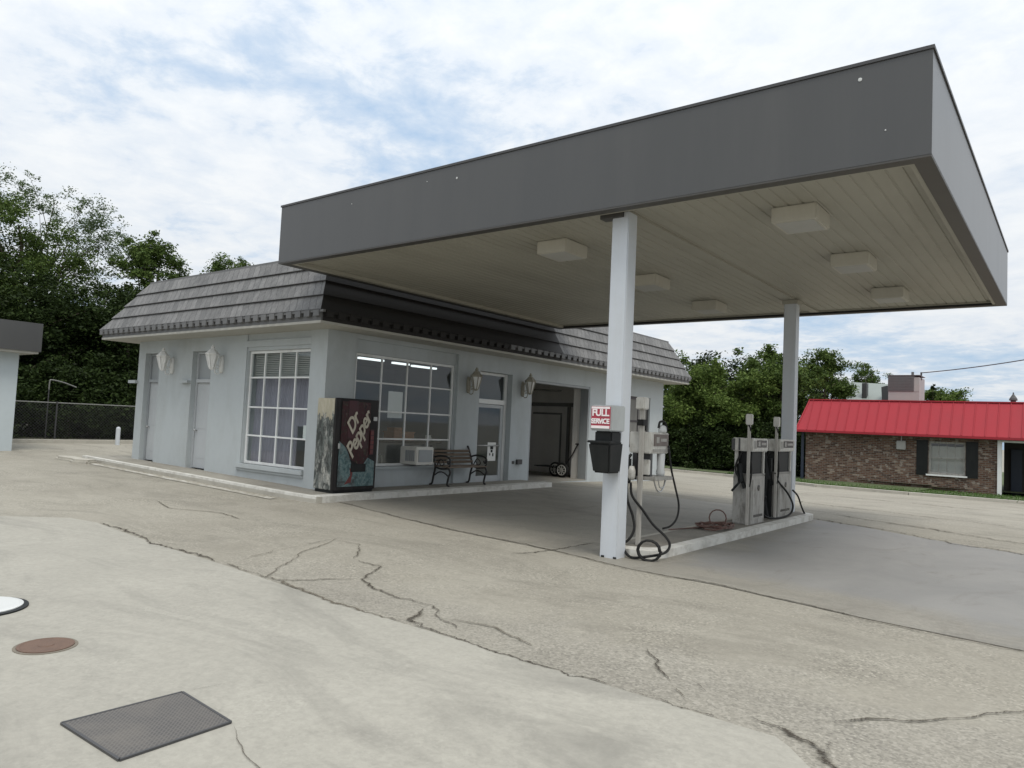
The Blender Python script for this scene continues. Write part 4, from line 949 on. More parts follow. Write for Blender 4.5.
def pump(x0, x1, y0, y1, label, dark_end):
    t = thing('fuel_pump', ((x0+x1)/2, (y0+y1)/2, .12), label, 'fuel pump')
    m = MB(); m.box(x0, x1, y0, y1, .12, .93); m.box(x0-.012, x1+.012, y0-.012, y1+.012, .931, .955); O('cabinet', m, 'pump_grey', t, bev=.012)
    m = MB(); m.box(x1+.001, x1+.008, y0+.06, y1-.06, .2, .86); O('side_door', m, 'pump_grey', t)
    m = MB(); m.lathe((x1+.006, (y0+y1)/2, .72), [(.045, 0), (.05, .012), (.02, .016)], 14, 'x'); O('badge', m, 'display', t)
    m = MB(); m.box(x1+.008, x1+.014, y0+.12, y1-.12, .24, .28); O('nameplate', m, 'display', t)
    m = MB(); m.box(x0-.02, x1+.02, y0-.03, y1+.07, 1.33, 1.55); h = O('head', m, 'pump', t, bev=.014)
    m = MB(); m.box(x1+.021, x1+.027, y0+.18, y1-.02, 1.40, 1.52); O('display', m, 'display', h)
    m = MB(); m.box(x1+.0275, x1+.029, y0+.22, y0+.32, 1.42, 1.50); m.box(x1+.0275, x1+.029, y0+.37, y1-.06, 1.44, 1.48); O('dial', m, 'pump_grey', h)
    m = MB(); m.box(x1+.021, x1+.026, y0+.02, y0+.14, 1.38, 1.51); O('name_panel', m, 'pump_grey', h)
    m = MB(); m.box(x0-.026, x0+.03, y0-.036, y0-.031, 1.345, 1.535); m.box(x0+.09, x0+.12, y0-.036, y0-.031, 1.34, 1.54); O('seam_strip', m, 'dark_metal', h)
    m = MB(); m.box(x0+.02, x1-.04, y0+.12, y1-.03, .956, 1.329); O('inner_panel', m, 'black', t)
    for ux, uy in ((x1-.06, y1-.06), (x0+.01, y1-.06), (x0+.01, y0+.02)):
        m = MB(); m.box(ux, ux+.05, uy, uy+.05, .956, 1.329); O('upright', m, 'pump', t)
    px, py = x1-.035, y0-.062
    m = MB(); mast(m, px, py, .12, 1.77, .045); O('post', m, 'pole', t, bev=.006)
    m = MB(); m.box(px-.05, px+.05, py-.05, py+.05, 1.771, 1.95); O('post_box', m, 'pump', t, bev=.012)
    m = MB(); m.tube(spline([(px, py-.03, 1.77), (px+.03, py-.02, 1.70), (px-.01, py+.05, 1.62), (px+.02, py+.04, 1.56)], 5), .013, 6); O('retractor', m, 'rubber', t)
    m = MB(); m.obox((x0+.12, y0-.05, 1.12), (x0+.16, y0-.08, .82), .06, .07); m.obox((x0+.16, y0-.07, .84), (x0+.02, y0-.10, .66), .035, .035); m.obox((x0+.10, y0-.05, 1.1), (x0+.22, y0-.06, .72), .04, .05); O('nozzle', m, 'black', t)
    m = MB(); m.tube(spline([(x0+.16, y0-.06, 1.32), (x0+.08, y0-.10, 1.1), (x0+.10, y0-.10, .95), (x0+.20, y0-.08, .82)], 6), .018, 8); m.tube(spline([(px, py+.05, 1.33), (px+.03, py+.06, 1.1), (px+.035, py+.05, .9), (px+.02, py+.01, .75)], 5), .014, 8); O('hose', m, 'rubber', t, smooth=True)
    return t
P2 = pump(-4.60, -4.29, 12.06, 12.72, 'old grey fuel pump with a dark open upper section, nearer the cable tangle', False)
P3 = pump(-4.60, -4.29, 13.45, 14.2, 'old grey fuel pump close in front of the far column, hose trailing on the island', True)
m = hose([(-4.33, 13.37, .95), (-4.30, 13.45, .80), (-4.22, 13.75, .58), (-4.18, 13.95, .36), (-4.2, 13.9, .2), (-4.26, 13.6, .14), (-4.35, 13.2, .15), (-4.4, 13.0, .25), (-4.33, 12.9, .55)], .018); O('hose', m, 'rubber', P3, smooth=True)
m = MB(); m.box(-4.58, -4.40, 13.36, 13.44, .13, 1.2); m.tube(spline([(-4.5, 13.33, 1.3), (-4.46, 13.30, .9), (-4.48, 13.3, .5), (-4.42, 13.3, .15)], 6), .025, 8); O('conduit', m, 'black', P3)
m = hose([(-4.2, 14.0, .62), (-4.18, 14.25, .5), (-4.17, 14.45, .30), (-4.16, 14.6, .17), (-4.2, 14.75, .15)], .016); O('hose', m, 'rubber', P3, smooth=True)

# tangle of cable on the island
cc = []; rnd = random.Random(5)
for k in range(60):
    q = k*.62; r = .12+.16*rnd.random(); cc.append((-4.52+r*1.0*math.cos(q), 11.15+r*1.9*math.sin(q), .145+.035*rnd.random()))
m = MB().tube(spline(cc, 3), .011, 6)
m.tube([(-4.52+.12*math.cos(q*.45), 11.25+.05*math.cos(q*.45), .27+.13*math.sin(q*.45)) for q in range(15)], .011, 6)
m.tube(spline([(-4.6, 10.9, .14), (-4.75, 10.6, .135), (-4.85, 10.2, .135)], 5), .01, 6)
tag(O('cable_tangle', m, 'cable', origin=(-4.52, 11.15, .12)), 'tangled heap of reddish brown cable lying on the pump island', 'cable')

# ------------------------------------------------------------------ COVERS IN THE SLAB
m = MB().add([(-4.0, 1.615, .016), (-3.41, 1.63, .016), (-3.43, 2.19, .016), (-3.98, 2.225, .016)], [(0, 1, 2, 3)])
hp = thing('hatch_cover', (-3.7, 1.9, .006), 'square grey tread plate hatch set in the pale slab', 'hatch'); O('plate', m, 'plate', hp)
m = MB()
q = [(-4.0, 1.615), (-3.41, 1.63), (-3.43, 2.19), (-3.98, 2.225)]
for i in range(4): a, b = q[i], q[(i+1) % 4]; m.obox((*a, .012), (*b, .012), .014, .012)
O('rim', m, 'dark_metal', hp)
mc = thing('manhole_cover', (-5.36, 2.03, .006), 'small round rusty cover set in the pale slab', 'cover')
m = MB(); m.lathe((-5.36, 2.03, .006), [(.185, 0), (.185, .004), (.166, .005), (.166, 0)], 32); O('rim', m, 'rim_dirt', mc)
m = MB(); m.lathe((-5.36, 2.03, .006), [(.165, 0), (.165, .010), (.15, .012), (.14, .008), (.05, .008), (.045, .013), (.01, .013)], 32); O('lid', m, 'rust', mc)
fc = thing('fill_cover', (-6.66, 2.02, .006), 'round white painted lid with a dark rim, cut off by the photo edge', 'cover')
m = MB(); m.lathe((-6.66, 2.02, .006), [(.30, 0), (.30, .022), (.27, .028), (.01, .03)], 40); O('lid', m, 'cover_white', fc)
m = MB(); m.lathe((-6.66, 2.02, .006), [(.335, 0), (.335, .012), (.301, .016), (.301, 0)], 40); O('rim', m, 'black', fc)  # flat black ring round the white lid

# ------------------------------------------------------------------ OUTBUILDING at the far side
ob = thing('outbuilding', (-27, 3, .18), 'pale blue outbuilding with a plain grey flat roof band, partly out of frame', 'building')
m = MB(); m.box(-30.5, -24.2, -6, 7.86, -.1, 3.03); O('wall', m, 'wall_block', ob)
m = MB(); m.box(-31, -23.75, -6.3, 8.26, 3.06, 3.88); O('fascia', m, 'fascia', ob)
m = MB(); m.box(-30.95, -23.8, -6.25, 8.21, 3.0, 3.059); O('soffit', m, 'soffit_white', ob)

# kerb, fence and bits beyond
m = MB(); m.box(-27.9, -27.65, 2, 26, .1, .36)
tag(O('kerb', m, 'concrete_kerb'), 'low concrete kerb along the foot of the chain link fence', 'kerb', kind='structure')
fn = thing('chain_link_fence', (-29.5, 14, .2), 'dark chain link fence with a thin top rail before the trees', 'fence')
m = MB(); fx_ = -29.5; za, zb = .22, 1.62
s = .11; y = 2.0
while y < 27:
    for sg_ in (1, -1):
        a = (fx_+.006*sg_, y if sg_ > 0 else y+1.4, za); b = (fx_+.006*sg_, y+1.4 if sg_ > 0 else y, zb)
        m.tube([a, b], .005, 3, False)
    y += s
O('chain_mesh', m, 'dark_metal', fn)
m = MB(); m.tube([(fx_, 2, zb), (fx_, 28.5, zb)], .022, 8); O('top_rail', m, 'dark_rail', fn)
for k in range(10):
    m = MB(); m.tube([(fx_+.03, 2.2+2.9*k, .1), (fx_+.03, 2.2+2.9*k, zb+.05)], .03, 8); O('post', m, 'dark_metal', fn)
m = MB(); m.tube([(-27.0, 12.02, .15), (-27.0, 12.02, .80)], .075, 10); m.lathe((-27, 12.02, .80), [(.075, 0), (.06, .05), (.01, .07)], 10)
tag(O('bollard', m, 'column', origin=(-27, 12.02, .15)), 'short white pipe bollard in front of the chain link fence', 'bollard')
bp = thing('bent_pipe', (-30.1, 10.82, .2), 'dark post with a dull grey bent arm among the trees behind the fence', 'pipe')
m = MB(); m.tube([(-30.1, 10.82, .2), (-30.1, 10.82, 2.10)], .022, 8); O('post', m, 'dark_metal', bp)
m = MB(); m.tube(spline([(-30.1, 10.82, 2.10), (-30.1, 10.83, 2.40), (-30.1, 10.90, 2.46), (-30.1, 11.3, 2.39), (-30.1, 11.75, 2.24)], 6), .024, 8); O('arm', m, 'dark_rail', bp)

# ------------------------------------------------------------------ BRICK BUILDING WITH RED ROOF
RB = thing('brick_building', (-2, 40, -.5), 'low brown brick building under a bright red metal roof', 'building')
m = MB(); wall(m, 'y', 36.5, 36.8, -10.4, -2.62, -1.2, 2.25, [(-5.22, -3.84, .28, 1.70)]); wall(m, 'x', -10.4, -10.1, 36.8, 46, -1.2, 2.25)
O('wall', m, 'brick', RB)
m = MB(); wall(m, 'y', 36.5, 36.8, 1.2, 3.0, -1.2, 2.25); O('wall', m, 'brick', RB)
m = MB(); m.box(-10.0, -2.91, 38.0, 38.1, -1, 2.2); m.box(-10.05, 2.9, 36.82, 45, 2.21, 2.27); O('inner_wall', m, 'interior', RB)
m = MB(); m.box(-2.62, 1.2, 38.6, 38.8, -1.2, 2.2); m.box(-2.9, -2.75, 36.81, 38.7, -1.2, 2.2); O('porch_wall', m, 'brown_door', RB)
m = MB(); m.box(-2.70, -2.54, 36.38, 36.497, -.9, 2.02); O('post', m, 'white', RB, bev=.01)
m = MB(); m.box(-2.54, 3.0, 36.40, 36.52, 1.78, 2.03); O('porch_beam', m, 'white', RB)
m = MB(); m.box(-2.35, -1.95, 38.4, 38.55, -.6, 1.5); O('porch_door', m, 'blue_dark', RB)
# red roof: sloped standing-seam band
m = MB()
yE, zE, yT, zT = 36.05, 1.98, 37.1, 3.45; xl, xr = -10.75, 3.2
m.add([(xl, yE, zE), (xr, yE, zE), (xr, yT, zT), (xl+.33, yT, zT), (xl, 46.5, zE), (xl+.33, 45.5, zT), (xr, 45.5, zT)], [(0, 1, 2, 3), (0, 3, 5, 4), (3, 2, 6, 5)])
m.box(xl-.01, xr, yE-.02, yE+.05, zE-.10, zE+.005); m.box(xl-.01, xl+.05, yE+.051, 46, zE-.10, zE+.004)
rr = O('roof', m, 'red_metal', RB)
m = MB(); x = xl+.5
while x < xr:
    m.obox((x, yE-.01, zE+.012), (x, yT-.01, zT+.012), .028, .03, (0, 0, 1)); x += .42
m.box(xl+.3, xr, yT-.06, yT+.05, zT+.0, zT+.05); m.obox((xl, yE, zE+.01), (xl+.33, yT, zT+.01), .06, .04)
O('roof_seam', m, 'red_metal', rr)
m = MB(); m.box(xl+.05, xr, 36.0+.11, 36.9, 1.86, 1.875); O('soffit', m, 'brown_door', rr)
m = MB()
m.box(-5.22, -3.84, 36.56, 36.62, .28, .36); m.box(-5.22, -3.84, 36.56, 36.62, 1.62, 1.70); m.box(-5.22, -5.14, 36.56, 36.62, .361, 1.619); m.box(-3.92, -3.84, 36.56, 36.62, .361, 1.619)
for k in range(1, 4): m.box(-5.14+k*.305-.012, -5.14+k*.305+.012, 36.57, 36.61, .361, 1.619)
m.box(-5.139, -3.921, 36.568, 36.612, .97, 1.01)
wn = O('window', m, 'pump_grey', RB)
m = MB(); m.box(-5.15, -3.91, 36.588, 36.592, .35, 1.63); O('glass', m, 'glass_clear', wn)
m = MB(); m.box(-5.2, -3.86, 36.70, 36.72, .30, 1.50); O('blind', m, 'blind', wn)
m = MB(); m.box(-5.3, -3.76, 36.42, 36.52, .21, .275); O('sill', m, 'white', wn)
for a, b in ((-5.68, -5.24), (-3.82, -3.38)):
    m = MB(); m.box(a, b, 36.455, 36.497, .22, 1.74)
    for k in range(16): m.box(a+.04, b-.04, 36.447, 36.454, .28+k*.09, .34+k*.09)
    O('shutter', m, 'black', RB)
m = MB(); m.box(-10.58, -10.46, 36.40, 36.49, -1.0, 1.9); O('downspout', m, 'blue_dark', RB)
m = MB(); m.box(-6.47, -6.10, 36.38, 36.497, 1.27, 1.66); O('meter_box', m, 'hvac', RB, bev=.02)
m = MB(); m.tube([(-6.28, 36.46, 1.66), (-6.28, 36.46, 1.95)], .025, 6); O('conduit', m, 'steel', RB)
# rooftop unit, roof vent, cable
hv = thing('rooftop_unit', (-6.6, 39.4, 3.45), 'boxy grey air handling unit standing on the red roof', 'rooftop unit')
m = MB(); m.box(-7.32, -6.0, 39.0, 40.5, 3.40, 4.02); O('lower_casing', m, 'hvac', hv)
m = MB(); m.box(-7.34, -6.22, 38.98, 40.5, 4.021, 4.78)
for k in range(9): m.box(-7.30, -6.26, 38.965, 38.979, 4.06+k*.075, 4.10+k*.075)
O('louvre_panel', m, 'hvac_dark', hv)
m = MB(); m.box(-6.219, -6.0, 38.99, 40.5, 4.022, 4.70); O('side_casing', m, 'hvac', hv)
m = MB(); m.box(-7.36, -5.98, 38.95, 40.52, 4.781, 4.81); m.tube([(-6.3, 39.1, 4.81), (-6.3, 39.1, 4.96)], .06, 8); O('lid', m, 'hvac_dark', hv)
m = MB(); m.lathe((-2.24, 37.6, 3.45), [(.10, 0), (.10, .12), (.16, .14), (.14, .22), (.03, .40), (.02, .48)], 10)
tag(O('roof_vent', m, 'dark_metal', origin=(-2.24, 37.6, 3.45)), 'small dark pointed vent on the red roof ridge', 'vent')
m = MB()
pa, pb_ = Vector((-6.0, 39.5, 4.95)), Vector((4.5, 37, 6.9))
m.tube([pa.lerp(pb_, t/24)-Vector((0, 0, .9*4*(t/24)*(1-t/24)*.35)) for t in range(25)], .022, 6)
m.tube([(-6.0, 39.5, 4.6), (-6.0, 39.5, 4.98)], .04, 8)
tag(O('overhead_cable', m, 'dark_metal', origin=(-6, 39.5, 4.95)), 'thin overhead cable running from the rooftop unit out of frame', 'cable')
# kerb and verge before the brick building
kp = [(-30, 32.6), (-16.9, 33.9), (-13.5, 34.3), (-10.6, 33.0), (-8.4, 31.2), (-5.06, 31.0), (-1.5, 31.5), (8, 32.5)]
m = MB()
for a, b in zip(kp[:-1], kp[1:]): m.obox((*a, G(*a)+.03), (*b, G(*b)+.03), .22, .16)
tag(O('kerb', m, 'concrete_kerb'), 'pale concrete kerb between the lot and the grass verge', 'kerb', kind='structure')
m = MB()
for (a, b) in zip(kp[:-1], kp[1:]):
    for t0, t1, h0, h1 in ((0, 1.2, .02, .07), (1.2, 5.2, .07, .16 if a[0] < -7 else .10), (5.2, 60, .16 if a[0] < -7 else .10, .16)):
        m.add([(a[0], a[1]+.1+t0, G(*a)+h0), (b[0], b[1]+.1+t0, G(*b)+h0), (b[0], b[1]+.1+t1, G(b[0], b[1]+t1)+h1), (a[0], a[1]+.1+t1, G(a[0], a[1]+t1)+h1)], [(0, 1, 2, 3)])
tag(O('verge', m, 'soil'), 'earth and turf strip beyond the kerb', 'verge', kind='structure')
m = MB(); rnd = random.Random(9)
for i in range(9000):
    x = rnd.uniform(-14, 3); yk = 31.2 + (max(0, -8.4-x)*.8 if x < -8.4 else 0); y = rnd.uniform(yk+.1, 36.4)
    z = G(x, y)+.04; h = rnd.uniform(.05, .16); q = rnd.random()*6.3; dx, dy = .025*math.cos(q), .025*math.sin(q)
    m.add([(x-dx, y-dy, z), (x+dx, y+dy, z), (x+rnd.gauss(0, .04), y+rnd.gauss(0, .04), z+h)], [(0, 1, 2)])
tag(O('grass', m, 'grass'), 'short green grass along the brick wall', 'grass', kind='stuff')
# ground under the far trees at the left
m = MB(); m.add([(-29.2, -10, .275), (-29.2, 30, .275), (-75, 30, .35), (-75, -10, .35)], [(0, 1, 2, 3)]); m.add([(-22, 26, .06), (-75, 30, .36), (-75, 70, -.3), (-22, 70, -.6)], [(0, 1, 2, 3)])
tag(O('woodland_floor', m, 'wood_floor'), 'bare shaded soil under the trees behind the fence', 'soil', kind='structure')
# house with pale green roof
hs = thing('distant_house', (-11.3, 56, -.8), 'far house with a pale green metal roof showing over the red roof', 'house')
m = MB(); m.box(-13.6, -9.4, 54.2, 58, -1.2, 4.35); O('wall', m, 'hvac_dark', hs)
m = MB(); m.add([(-13.9, 53.7, 4.35), (-9.55, 53.7, 4.35), (-9.9, 56, 5.55), (-13.6, 56, 5.75), (-13.9, 58.3, 4.35), (-9.55, 58.3, 4.35)], [(0, 1, 2, 3), (3, 2, 5, 4), (0, 3, 4), (1, 5, 2)]); rr = O('roof', m, 'tank_green', hs)
m = MB(); m.box(-11.75, -11.45, 53.9, 54.4, 4.3, 5.5); O('vent_pipe', m, 'dark_metal', rr)
m = MB(); m.prism([(-10.4, 4.3), (-9.4, 4.3), (-9.5, 5.0), (-10.1, 5.3), (-10.45, 5.2)], 'y', 53.4, 54.0); O('gable_end', m, 'dark_metal', rr)

# ------------------------------------------------------------------ TREES
def leaf_cloud(rnd, ells, nclump, nleaf, size, spread, mult=2.4, per=7):
    """leaf-sized faces in clumps, the clumps gathered on boughs through the crown's volume; returns points and clump centres"""
    g = np.random.default_rng(rnd.randrange(1 << 30))
    def unit(n):
        v = g.normal(size=(n, 3)); return v/np.linalg.norm(v, axis=1, keepdims=True)
    def gauss(n, sp): return np.clip(g.normal(size=(n, 3)), -1.9, 1.9)*sp
    E_ = np.array([e[:6] for e in ells]); w = np.array([e[3]*e[4]*e[5]*(e[6] if len(e) > 6 else 1) for e in ells])**.8; w /= w.sum()
    nb = max(6, nclump//per)
    k = g.choice(len(ells), nb, p=w)
    bough = E_[k, :3]+unit(nb)*(g.random((nb, 1))**.38)*E_[k, 3:6]
    bs = spread*1.5*g.uniform(.6, 1.35, (nb, 1))
    bi = g.integers(0, nb, nclump)
    cent = bough[bi]+unit(nclump)*(g.random((nclump, 1))**.45)*bs[bi]*1.55*np.array([1, 1, .72])
    n = int(nclump*nleaf*mult); ci = g.integers(0, nclump, n)
    cs = spread*.52*g.uniform(.6, 1.5, (nclump, 1))
    p = cent[ci]+gauss(n, 1)*cs[ci]*np.array([1, 1, .7])
    sz = size*.62*g.uniform(.6, 1.4, (n, 1))
    a = unit(n)*np.array([1, 1, .6]); a /= np.linalg.norm(a, axis=1, keepdims=True)
    b = np.cross(a, unit(n)+np.array([0, 0, .15])); b /= np.linalg.norm(b, axis=1, keepdims=True)+1e-9
    pts = np.stack([p-a*sz, p+b*sz*.5, p+a*sz, p-b*sz*.5], 1).reshape(-1, 3)
    return pts, cent
def leaves(name, pts, leaf, parent):
    me = bpy.data.meshes.new(name); n = len(pts)//4
    me.vertices.add(len(pts)); me.vertices.foreach_set('co', (pts-np.array(OFF[parent.name])).astype(np.float32).ravel())
    me.loops.add(n*4); me.loops.foreach_set('vertex_index', np.arange(n*4, dtype=np.int32))
    me.polygons.add(n); me.polygons.foreach_set('loop_start', np.arange(0, n*4, 4, dtype=np.int32))
    me.update(calc_edges=True); me.materials.append(M[leaf])
    o = bpy.data.objects.new(name, me); link(o, parent); return o
def tree(name, base, ells, nclump, nleaf, size, spread, leaf, label, cat='tree', trunk_r=.25, group='trees round the filling station', seed=0, limbs=14, mult=2.4, per=7):
    rnd = random.Random(seed); t = thing(name, base, label, cat, group)
    pts_, cent = leaf_cloud(rnd, ells, nclump, nleaf, size, spread, mult, per); cent = [Vector(c) for c in cent]
    leaves('crown' if cat == 'tree' else 'foliage', pts_, leaf, t)
    tb = MB(); b = Vector(base); zt = max(e[2] for e in ells); cx = sum(e[0] for e in ells)/len(ells); cy = sum(e[1] for e in ells)/len(ells)
    top = Vector((cx, cy, zt)); L = top-b
    pts = [b+L*t_+Vector((rnd.gauss(0, .12), rnd.gauss(0, .12), 0))*(1 if t_ else 0) for t_ in (0, .15, .3, .5, .7, .9, 1)]
    tb.tube(pts, [trunk_r*k for k in (1.25, 1, .9, .7, .5, .25, .12)], 8)
    for c in rnd.sample(cent, min(limbs, len(cent))):
        k = rnd.uniform(.25, .75); s = b+L*k
        if c.z < s.z-1: s = b+L*.25
        mid = s.lerp(c, .5)+Vector((rnd.gauss(0, .2), rnd.gauss(0, .2), .3)); r0 = trunk_r*.45*(1-k*.6)
        tb.tube(spline([s, mid, c], 4), [r0*(1-.85*i/8) for i in range(9)], 5)
    O('trunk' if cat == 'tree' else 'stem', tb, 'bark', t)
    return t
# left group behind the fence
tree('oak_tree', (-38.5, 12.0, .3), [(-38, 11.2, 7.6, 3, 2.4, 1.7), (-38, 13.4, 8.4, 2.6, 1.8, 1.3), (-38.5, 10.5, 9.6, 2.2, 1.5, 1.3, .8), (-38, 12.6, 6.2, 3, 2.6, 1.5), (-38, 15.2, 7.6, 1.5, 1.0, .8), (-38, 9.6, 7.0, 2, 2, 1.6)], 420, 48, .10, .40, 'leaf_mid', 'tall open crowned tree towering over the outbuilding roof', trunk_r=.28, seed=1, limbs=22, per=5)
tree('thin_tree', (-39.2, 13.4, .3), [(-39, 12.2, 11.2, 2, 2.0, 1.1), (-39, 14.8, 10.8, 2, 1.9, 1.0), (-39, 16.0, 9.8, 1.5, 1.3, 1.2), (-39, 10.5, 11, 1.5, 1.5, .9), (-39, 15.0, 9.0, 2, 2, 1.5)], 420, 13, .085, .24, 'leaf_pale', 'sparse thin leafed tree with sky showing through its top twigs', trunk_r=.11, seed=2, limbs=30, mult=2.3, per=3)
tree('cedar_tree', (-36, 17.7, .3), [(-36, 17.1, 8.8, 1.6, 1.0, 1.2), (-36, 18.3, 8.0, 1.5, .65, 1.0), (-36, 16.3, 7.6, 1.8, 1.1, 1.2), (-36, 17.2, 6.3, 2, 2.0, 1.5), (-36, 18.6, 7.4, .8, .35, .9)], 330, 42, .11, .30, 'leaf_mid', 'medium dark tree rising just beside the mansard roof end', trunk_r=.25, seed=3, limbs=18, per=5)
tree('elm_tree', (-35, 11, .3), [(-35, 8.4, 5.4, 2.5, 3.0, 1.9), (-35, 11.8, 5.2, 2.5, 2.6, 1.7), (-35, 8.0, 3.0, 2.5, 3.0, 2.0)], 480, 46, .12, .46, 'leaf_dark', 'dense dark tree directly above the outbuilding roof band', trunk_r=.3, seed=4, per=4)
tree('elm_tree', (-34.5, 15.8, .3), [(-34.5, 14.8, 5.0, 2.4, 2.8, 1.9), (-34.5, 17.2, 4.2, 2.4, 2.6, 2.0), (-34.5, 13.5, 3.0, 2.4, 2.5, 2.0)], 480, 46, .12, .46, 'leaf_dark', 'dense dark tree filling the gap between outbuilding and shop', trunk_r=.3, seed=5, per=4)
tree('oak_tree', (-41, 18.5, .3), [(-41, 17.5, 4, 2, 4, 2.6), (-41, 22, 4.5, 2, 3, 3.0), (-41, 12, 3.5, 2, 4, 3.0), (-41, 6, 5, 2, 4, 4), (-40, 14, 2, 2, 7, 2)], 900, 40, .17, .7, 'leaf_dark', 'dark backing tree standing deep in the left hand wood', trunk_r=.35, seed=6, per=4)
for i, (yy, lab) in enumerate(((9.4, 'dark shrub behind the fence at the outbuilding corner'), (12.0, 'dark shrub behind the fence beneath the bent arm of a dark post'), (14.5, 'dark shrub behind the fence near the short white bollard'), (17, 'dark shrub behind the fence hard by the shop wall edge'))):
    tree('shrub', (-31.4, yy, .28), [(-31.6, yy, 1.2, 1.0, 1.5, 1.1), (-32.2, yy+.5, 2.0, 1.0, 1.4, 1.1)], 260, 46, .11, .40, 'leaf_dark', lab, 'shrub', .06, 'shrubs behind the chain link fence', 20+i, 8, per=4)
tree('pine_tree', (-45, 27.3, .2), [(-45, 26.0, 10.7, 1, .6, .8), (-45, 27.4, 11.0, 1, .7, .8), (-45, 28.4, 10.6, 1, .5, .7), (-45, 27.3, 8.6, 1.5, 2, 2.0)], 300, 40, .12, .36, 'leaf_mid', 'tree top peeping over the mansard roof near the canopy corner', trunk_r=.25, seed=8, per=4)
# right group
tree('pecan_tree', (-16.9, 40.3, -.6), [(-18.3, 40, 4.6, 1.5, 1.6, 1.5), (-16.2, 39.6, 4.7, 1.8, 1.7, 1.5), (-17, 39.2, 2.9, 2.3, 1.8, 1.6), (-18.6, 39.6, 2.6, 1.6, 1.6, 1.6), (-14.9, 39.6, 3.2, 1.5, 1.6, 1.6)], 330, 55, .13, .36, 'leaf_light', 'broad bright green bushy tree behind the pumps next to the shop', trunk_r=.28, seed=9, limbs=18)
tree('pecan_tree', (-14.0, 42.5, -.7), [(-14.6, 42.5, 5.0, 1.7, 1.6, 1.6), (-12.9, 42.3, 4.4, 1.4, 1.5, 1.6), (-13.6, 42.0, 2.6, 1.9, 1.6, 1.8)], 260, 50, .13, .36, 'leaf_mid', 'green bushy tree behind the far column, left of the red roof', trunk_r=.25, seed=10, limbs=14)
tree('pecan_tree', (-18.5, 46, -.8), [(-19.5, 46, 4.0, 2.4, 2, 1.9), (-16.5, 46.5, 4.4, 2.6, 2, 1.8), (-21, 46, 3.5, 2.4, 2, 3), (-17, 46, 1.6, 5, 2, 2.6), (-13, 46, 1.5, 3, 2, 2)], 800, 45, .16, .6, 'leaf_dark', 'dark tree standing deeper behind the bright bushy tree', trunk_r=.3, seed=11, per=4)
tree('oak_tree', (-13.6, 52, -.9), [(-13.9, 52, 6.6, 1.2, 1.3, 1.1), (-13.4, 52, 5.4, 1.6, 1.5, 1.2), (-14.8, 52, 5.4, 1.2, 1.3, 1.3), (-12.8, 52, 4.6, 1.2, 1.2, 1.0)], 190, 48, .13, .34, 'leaf_mid', 'dark green tree rising over the end of the red roof', trunk_r=.25, seed=12)
tree('thin_tree', (-12.2, 60, -1.1), [(-12.6, 60, 6.6, .8, 1, .9), (-11.6, 60, 5.8, 1.0, 1, .8), (-13.2, 60, 6.0, 1.0, 1, 1.0)], 90, 26, .13, .3, 'leaf_mid', 'small pointed tree behind the pale green house roof', trunk_r=.18, seed=13)
tree('oak_tree', (-8.6, 57, -1.0), [(-8.6, 57, 4.9, .9, 1, .65), (-7.6, 57, 4.7, 1.0, 1, .5), (-6.7, 57, 4.5, .8, 1, .4)], 100, 36, .12, .28, 'leaf_light', 'low pale green treetop showing behind the rooftop unit', trunk_r=.2, seed=14)
m_ = thing('cypress_tree', (-7.8, 56, -1.0), 'tiny dark spire of a tree beside the rooftop unit', 'tree')
leaves('crown', leaf_cloud(random.Random(15), [(-7.8, 56, 4.8, .12, .12, .7)], 26, 26, .08, .08)[0], 'leaf_dark', m_)
mb = MB(); mb.tube([(-7.8, 56, -1), (-7.8, 56, 5.3)], [.1, .02], 6); O('trunk', mb, 'bark', m_)
for i, (xx, yy, lab) in enumerate(((-19.5, 37.6, 'dark shrub under the bright tree, nearest the shop wall'), (-17.2, 37.8, 'dark shrub under the bright tree, straight behind the stripped pump'), (-14.8, 38.2, 'dark shrub under the trees, behind the two standing pumps'), (-12.4, 38.4, 'dark shrub under the trees, against the brick building end'))):
    tree('shrub', (xx, yy, -.5), [(xx, yy+.6, .5, 1.4, .9, 1.0), (xx+.3, yy+1.2, 1.4, 1.3, .9, 1.0)], 220, 45, .12, .40, 'leaf_dark', lab, 'shrub', .06, 'shrubs under the right hand trees', 40+i, 8, per=4)

# ------------------------------------------------------------------ SKY, SUN, CAMERA
SUN_EL, SUN_AZ = R(62), math.atan2(.80, -.55)
w = bpy.data.worlds.new('World'); scene.world = w; w.use_nodes = True; nt = w.node_tree; nt.nodes.clear()
out = N(nt, 'ShaderNodeOutputWorld'); bg = N(nt, 'ShaderNodeBackground'); bg.inputs[1].default_value = .1
sky = N(nt, 'ShaderNodeTexSky', sky_type='NISHITA'); sky.sun_disc = False; sky.sun_elevation = SUN_EL; sky.sun_rotation = SUN_AZ
sky.air_density = 1.0; sky.dust_density = 1.2; sky.ozone_density = 1.6
tc = N(nt, 'ShaderNodeTexCoord'); sp = N(nt, 'ShaderNodeSeparateXYZ'); nt.links.new(tc.outputs['Generated'], sp.inputs[0])
zz = math_(nt, 'ADD', math_(nt, 'MAXIMUM', sp.outputs[2], 0.), .14)
cb = N(nt, 'ShaderNodeCombineXYZ'); nt.links.new(math_(nt, 'DIVIDE', sp.outputs[0], zz), cb.inputs[0]); nt.links.new(math_(nt, 'DIVIDE', sp.outputs[1], zz), cb.inputs[1])
mp = N(nt, 'ShaderNodeMapping'); mp.inputs['Location'].default_value = (3.3, 1.7, 0); mp.inputs['Rotation'].default_value = (0, 0, R(25)); mp.inputs['Scale'].default_value = (1, 1, 1)
nt.links.new(cb.outputs[0], mp.inputs[0])
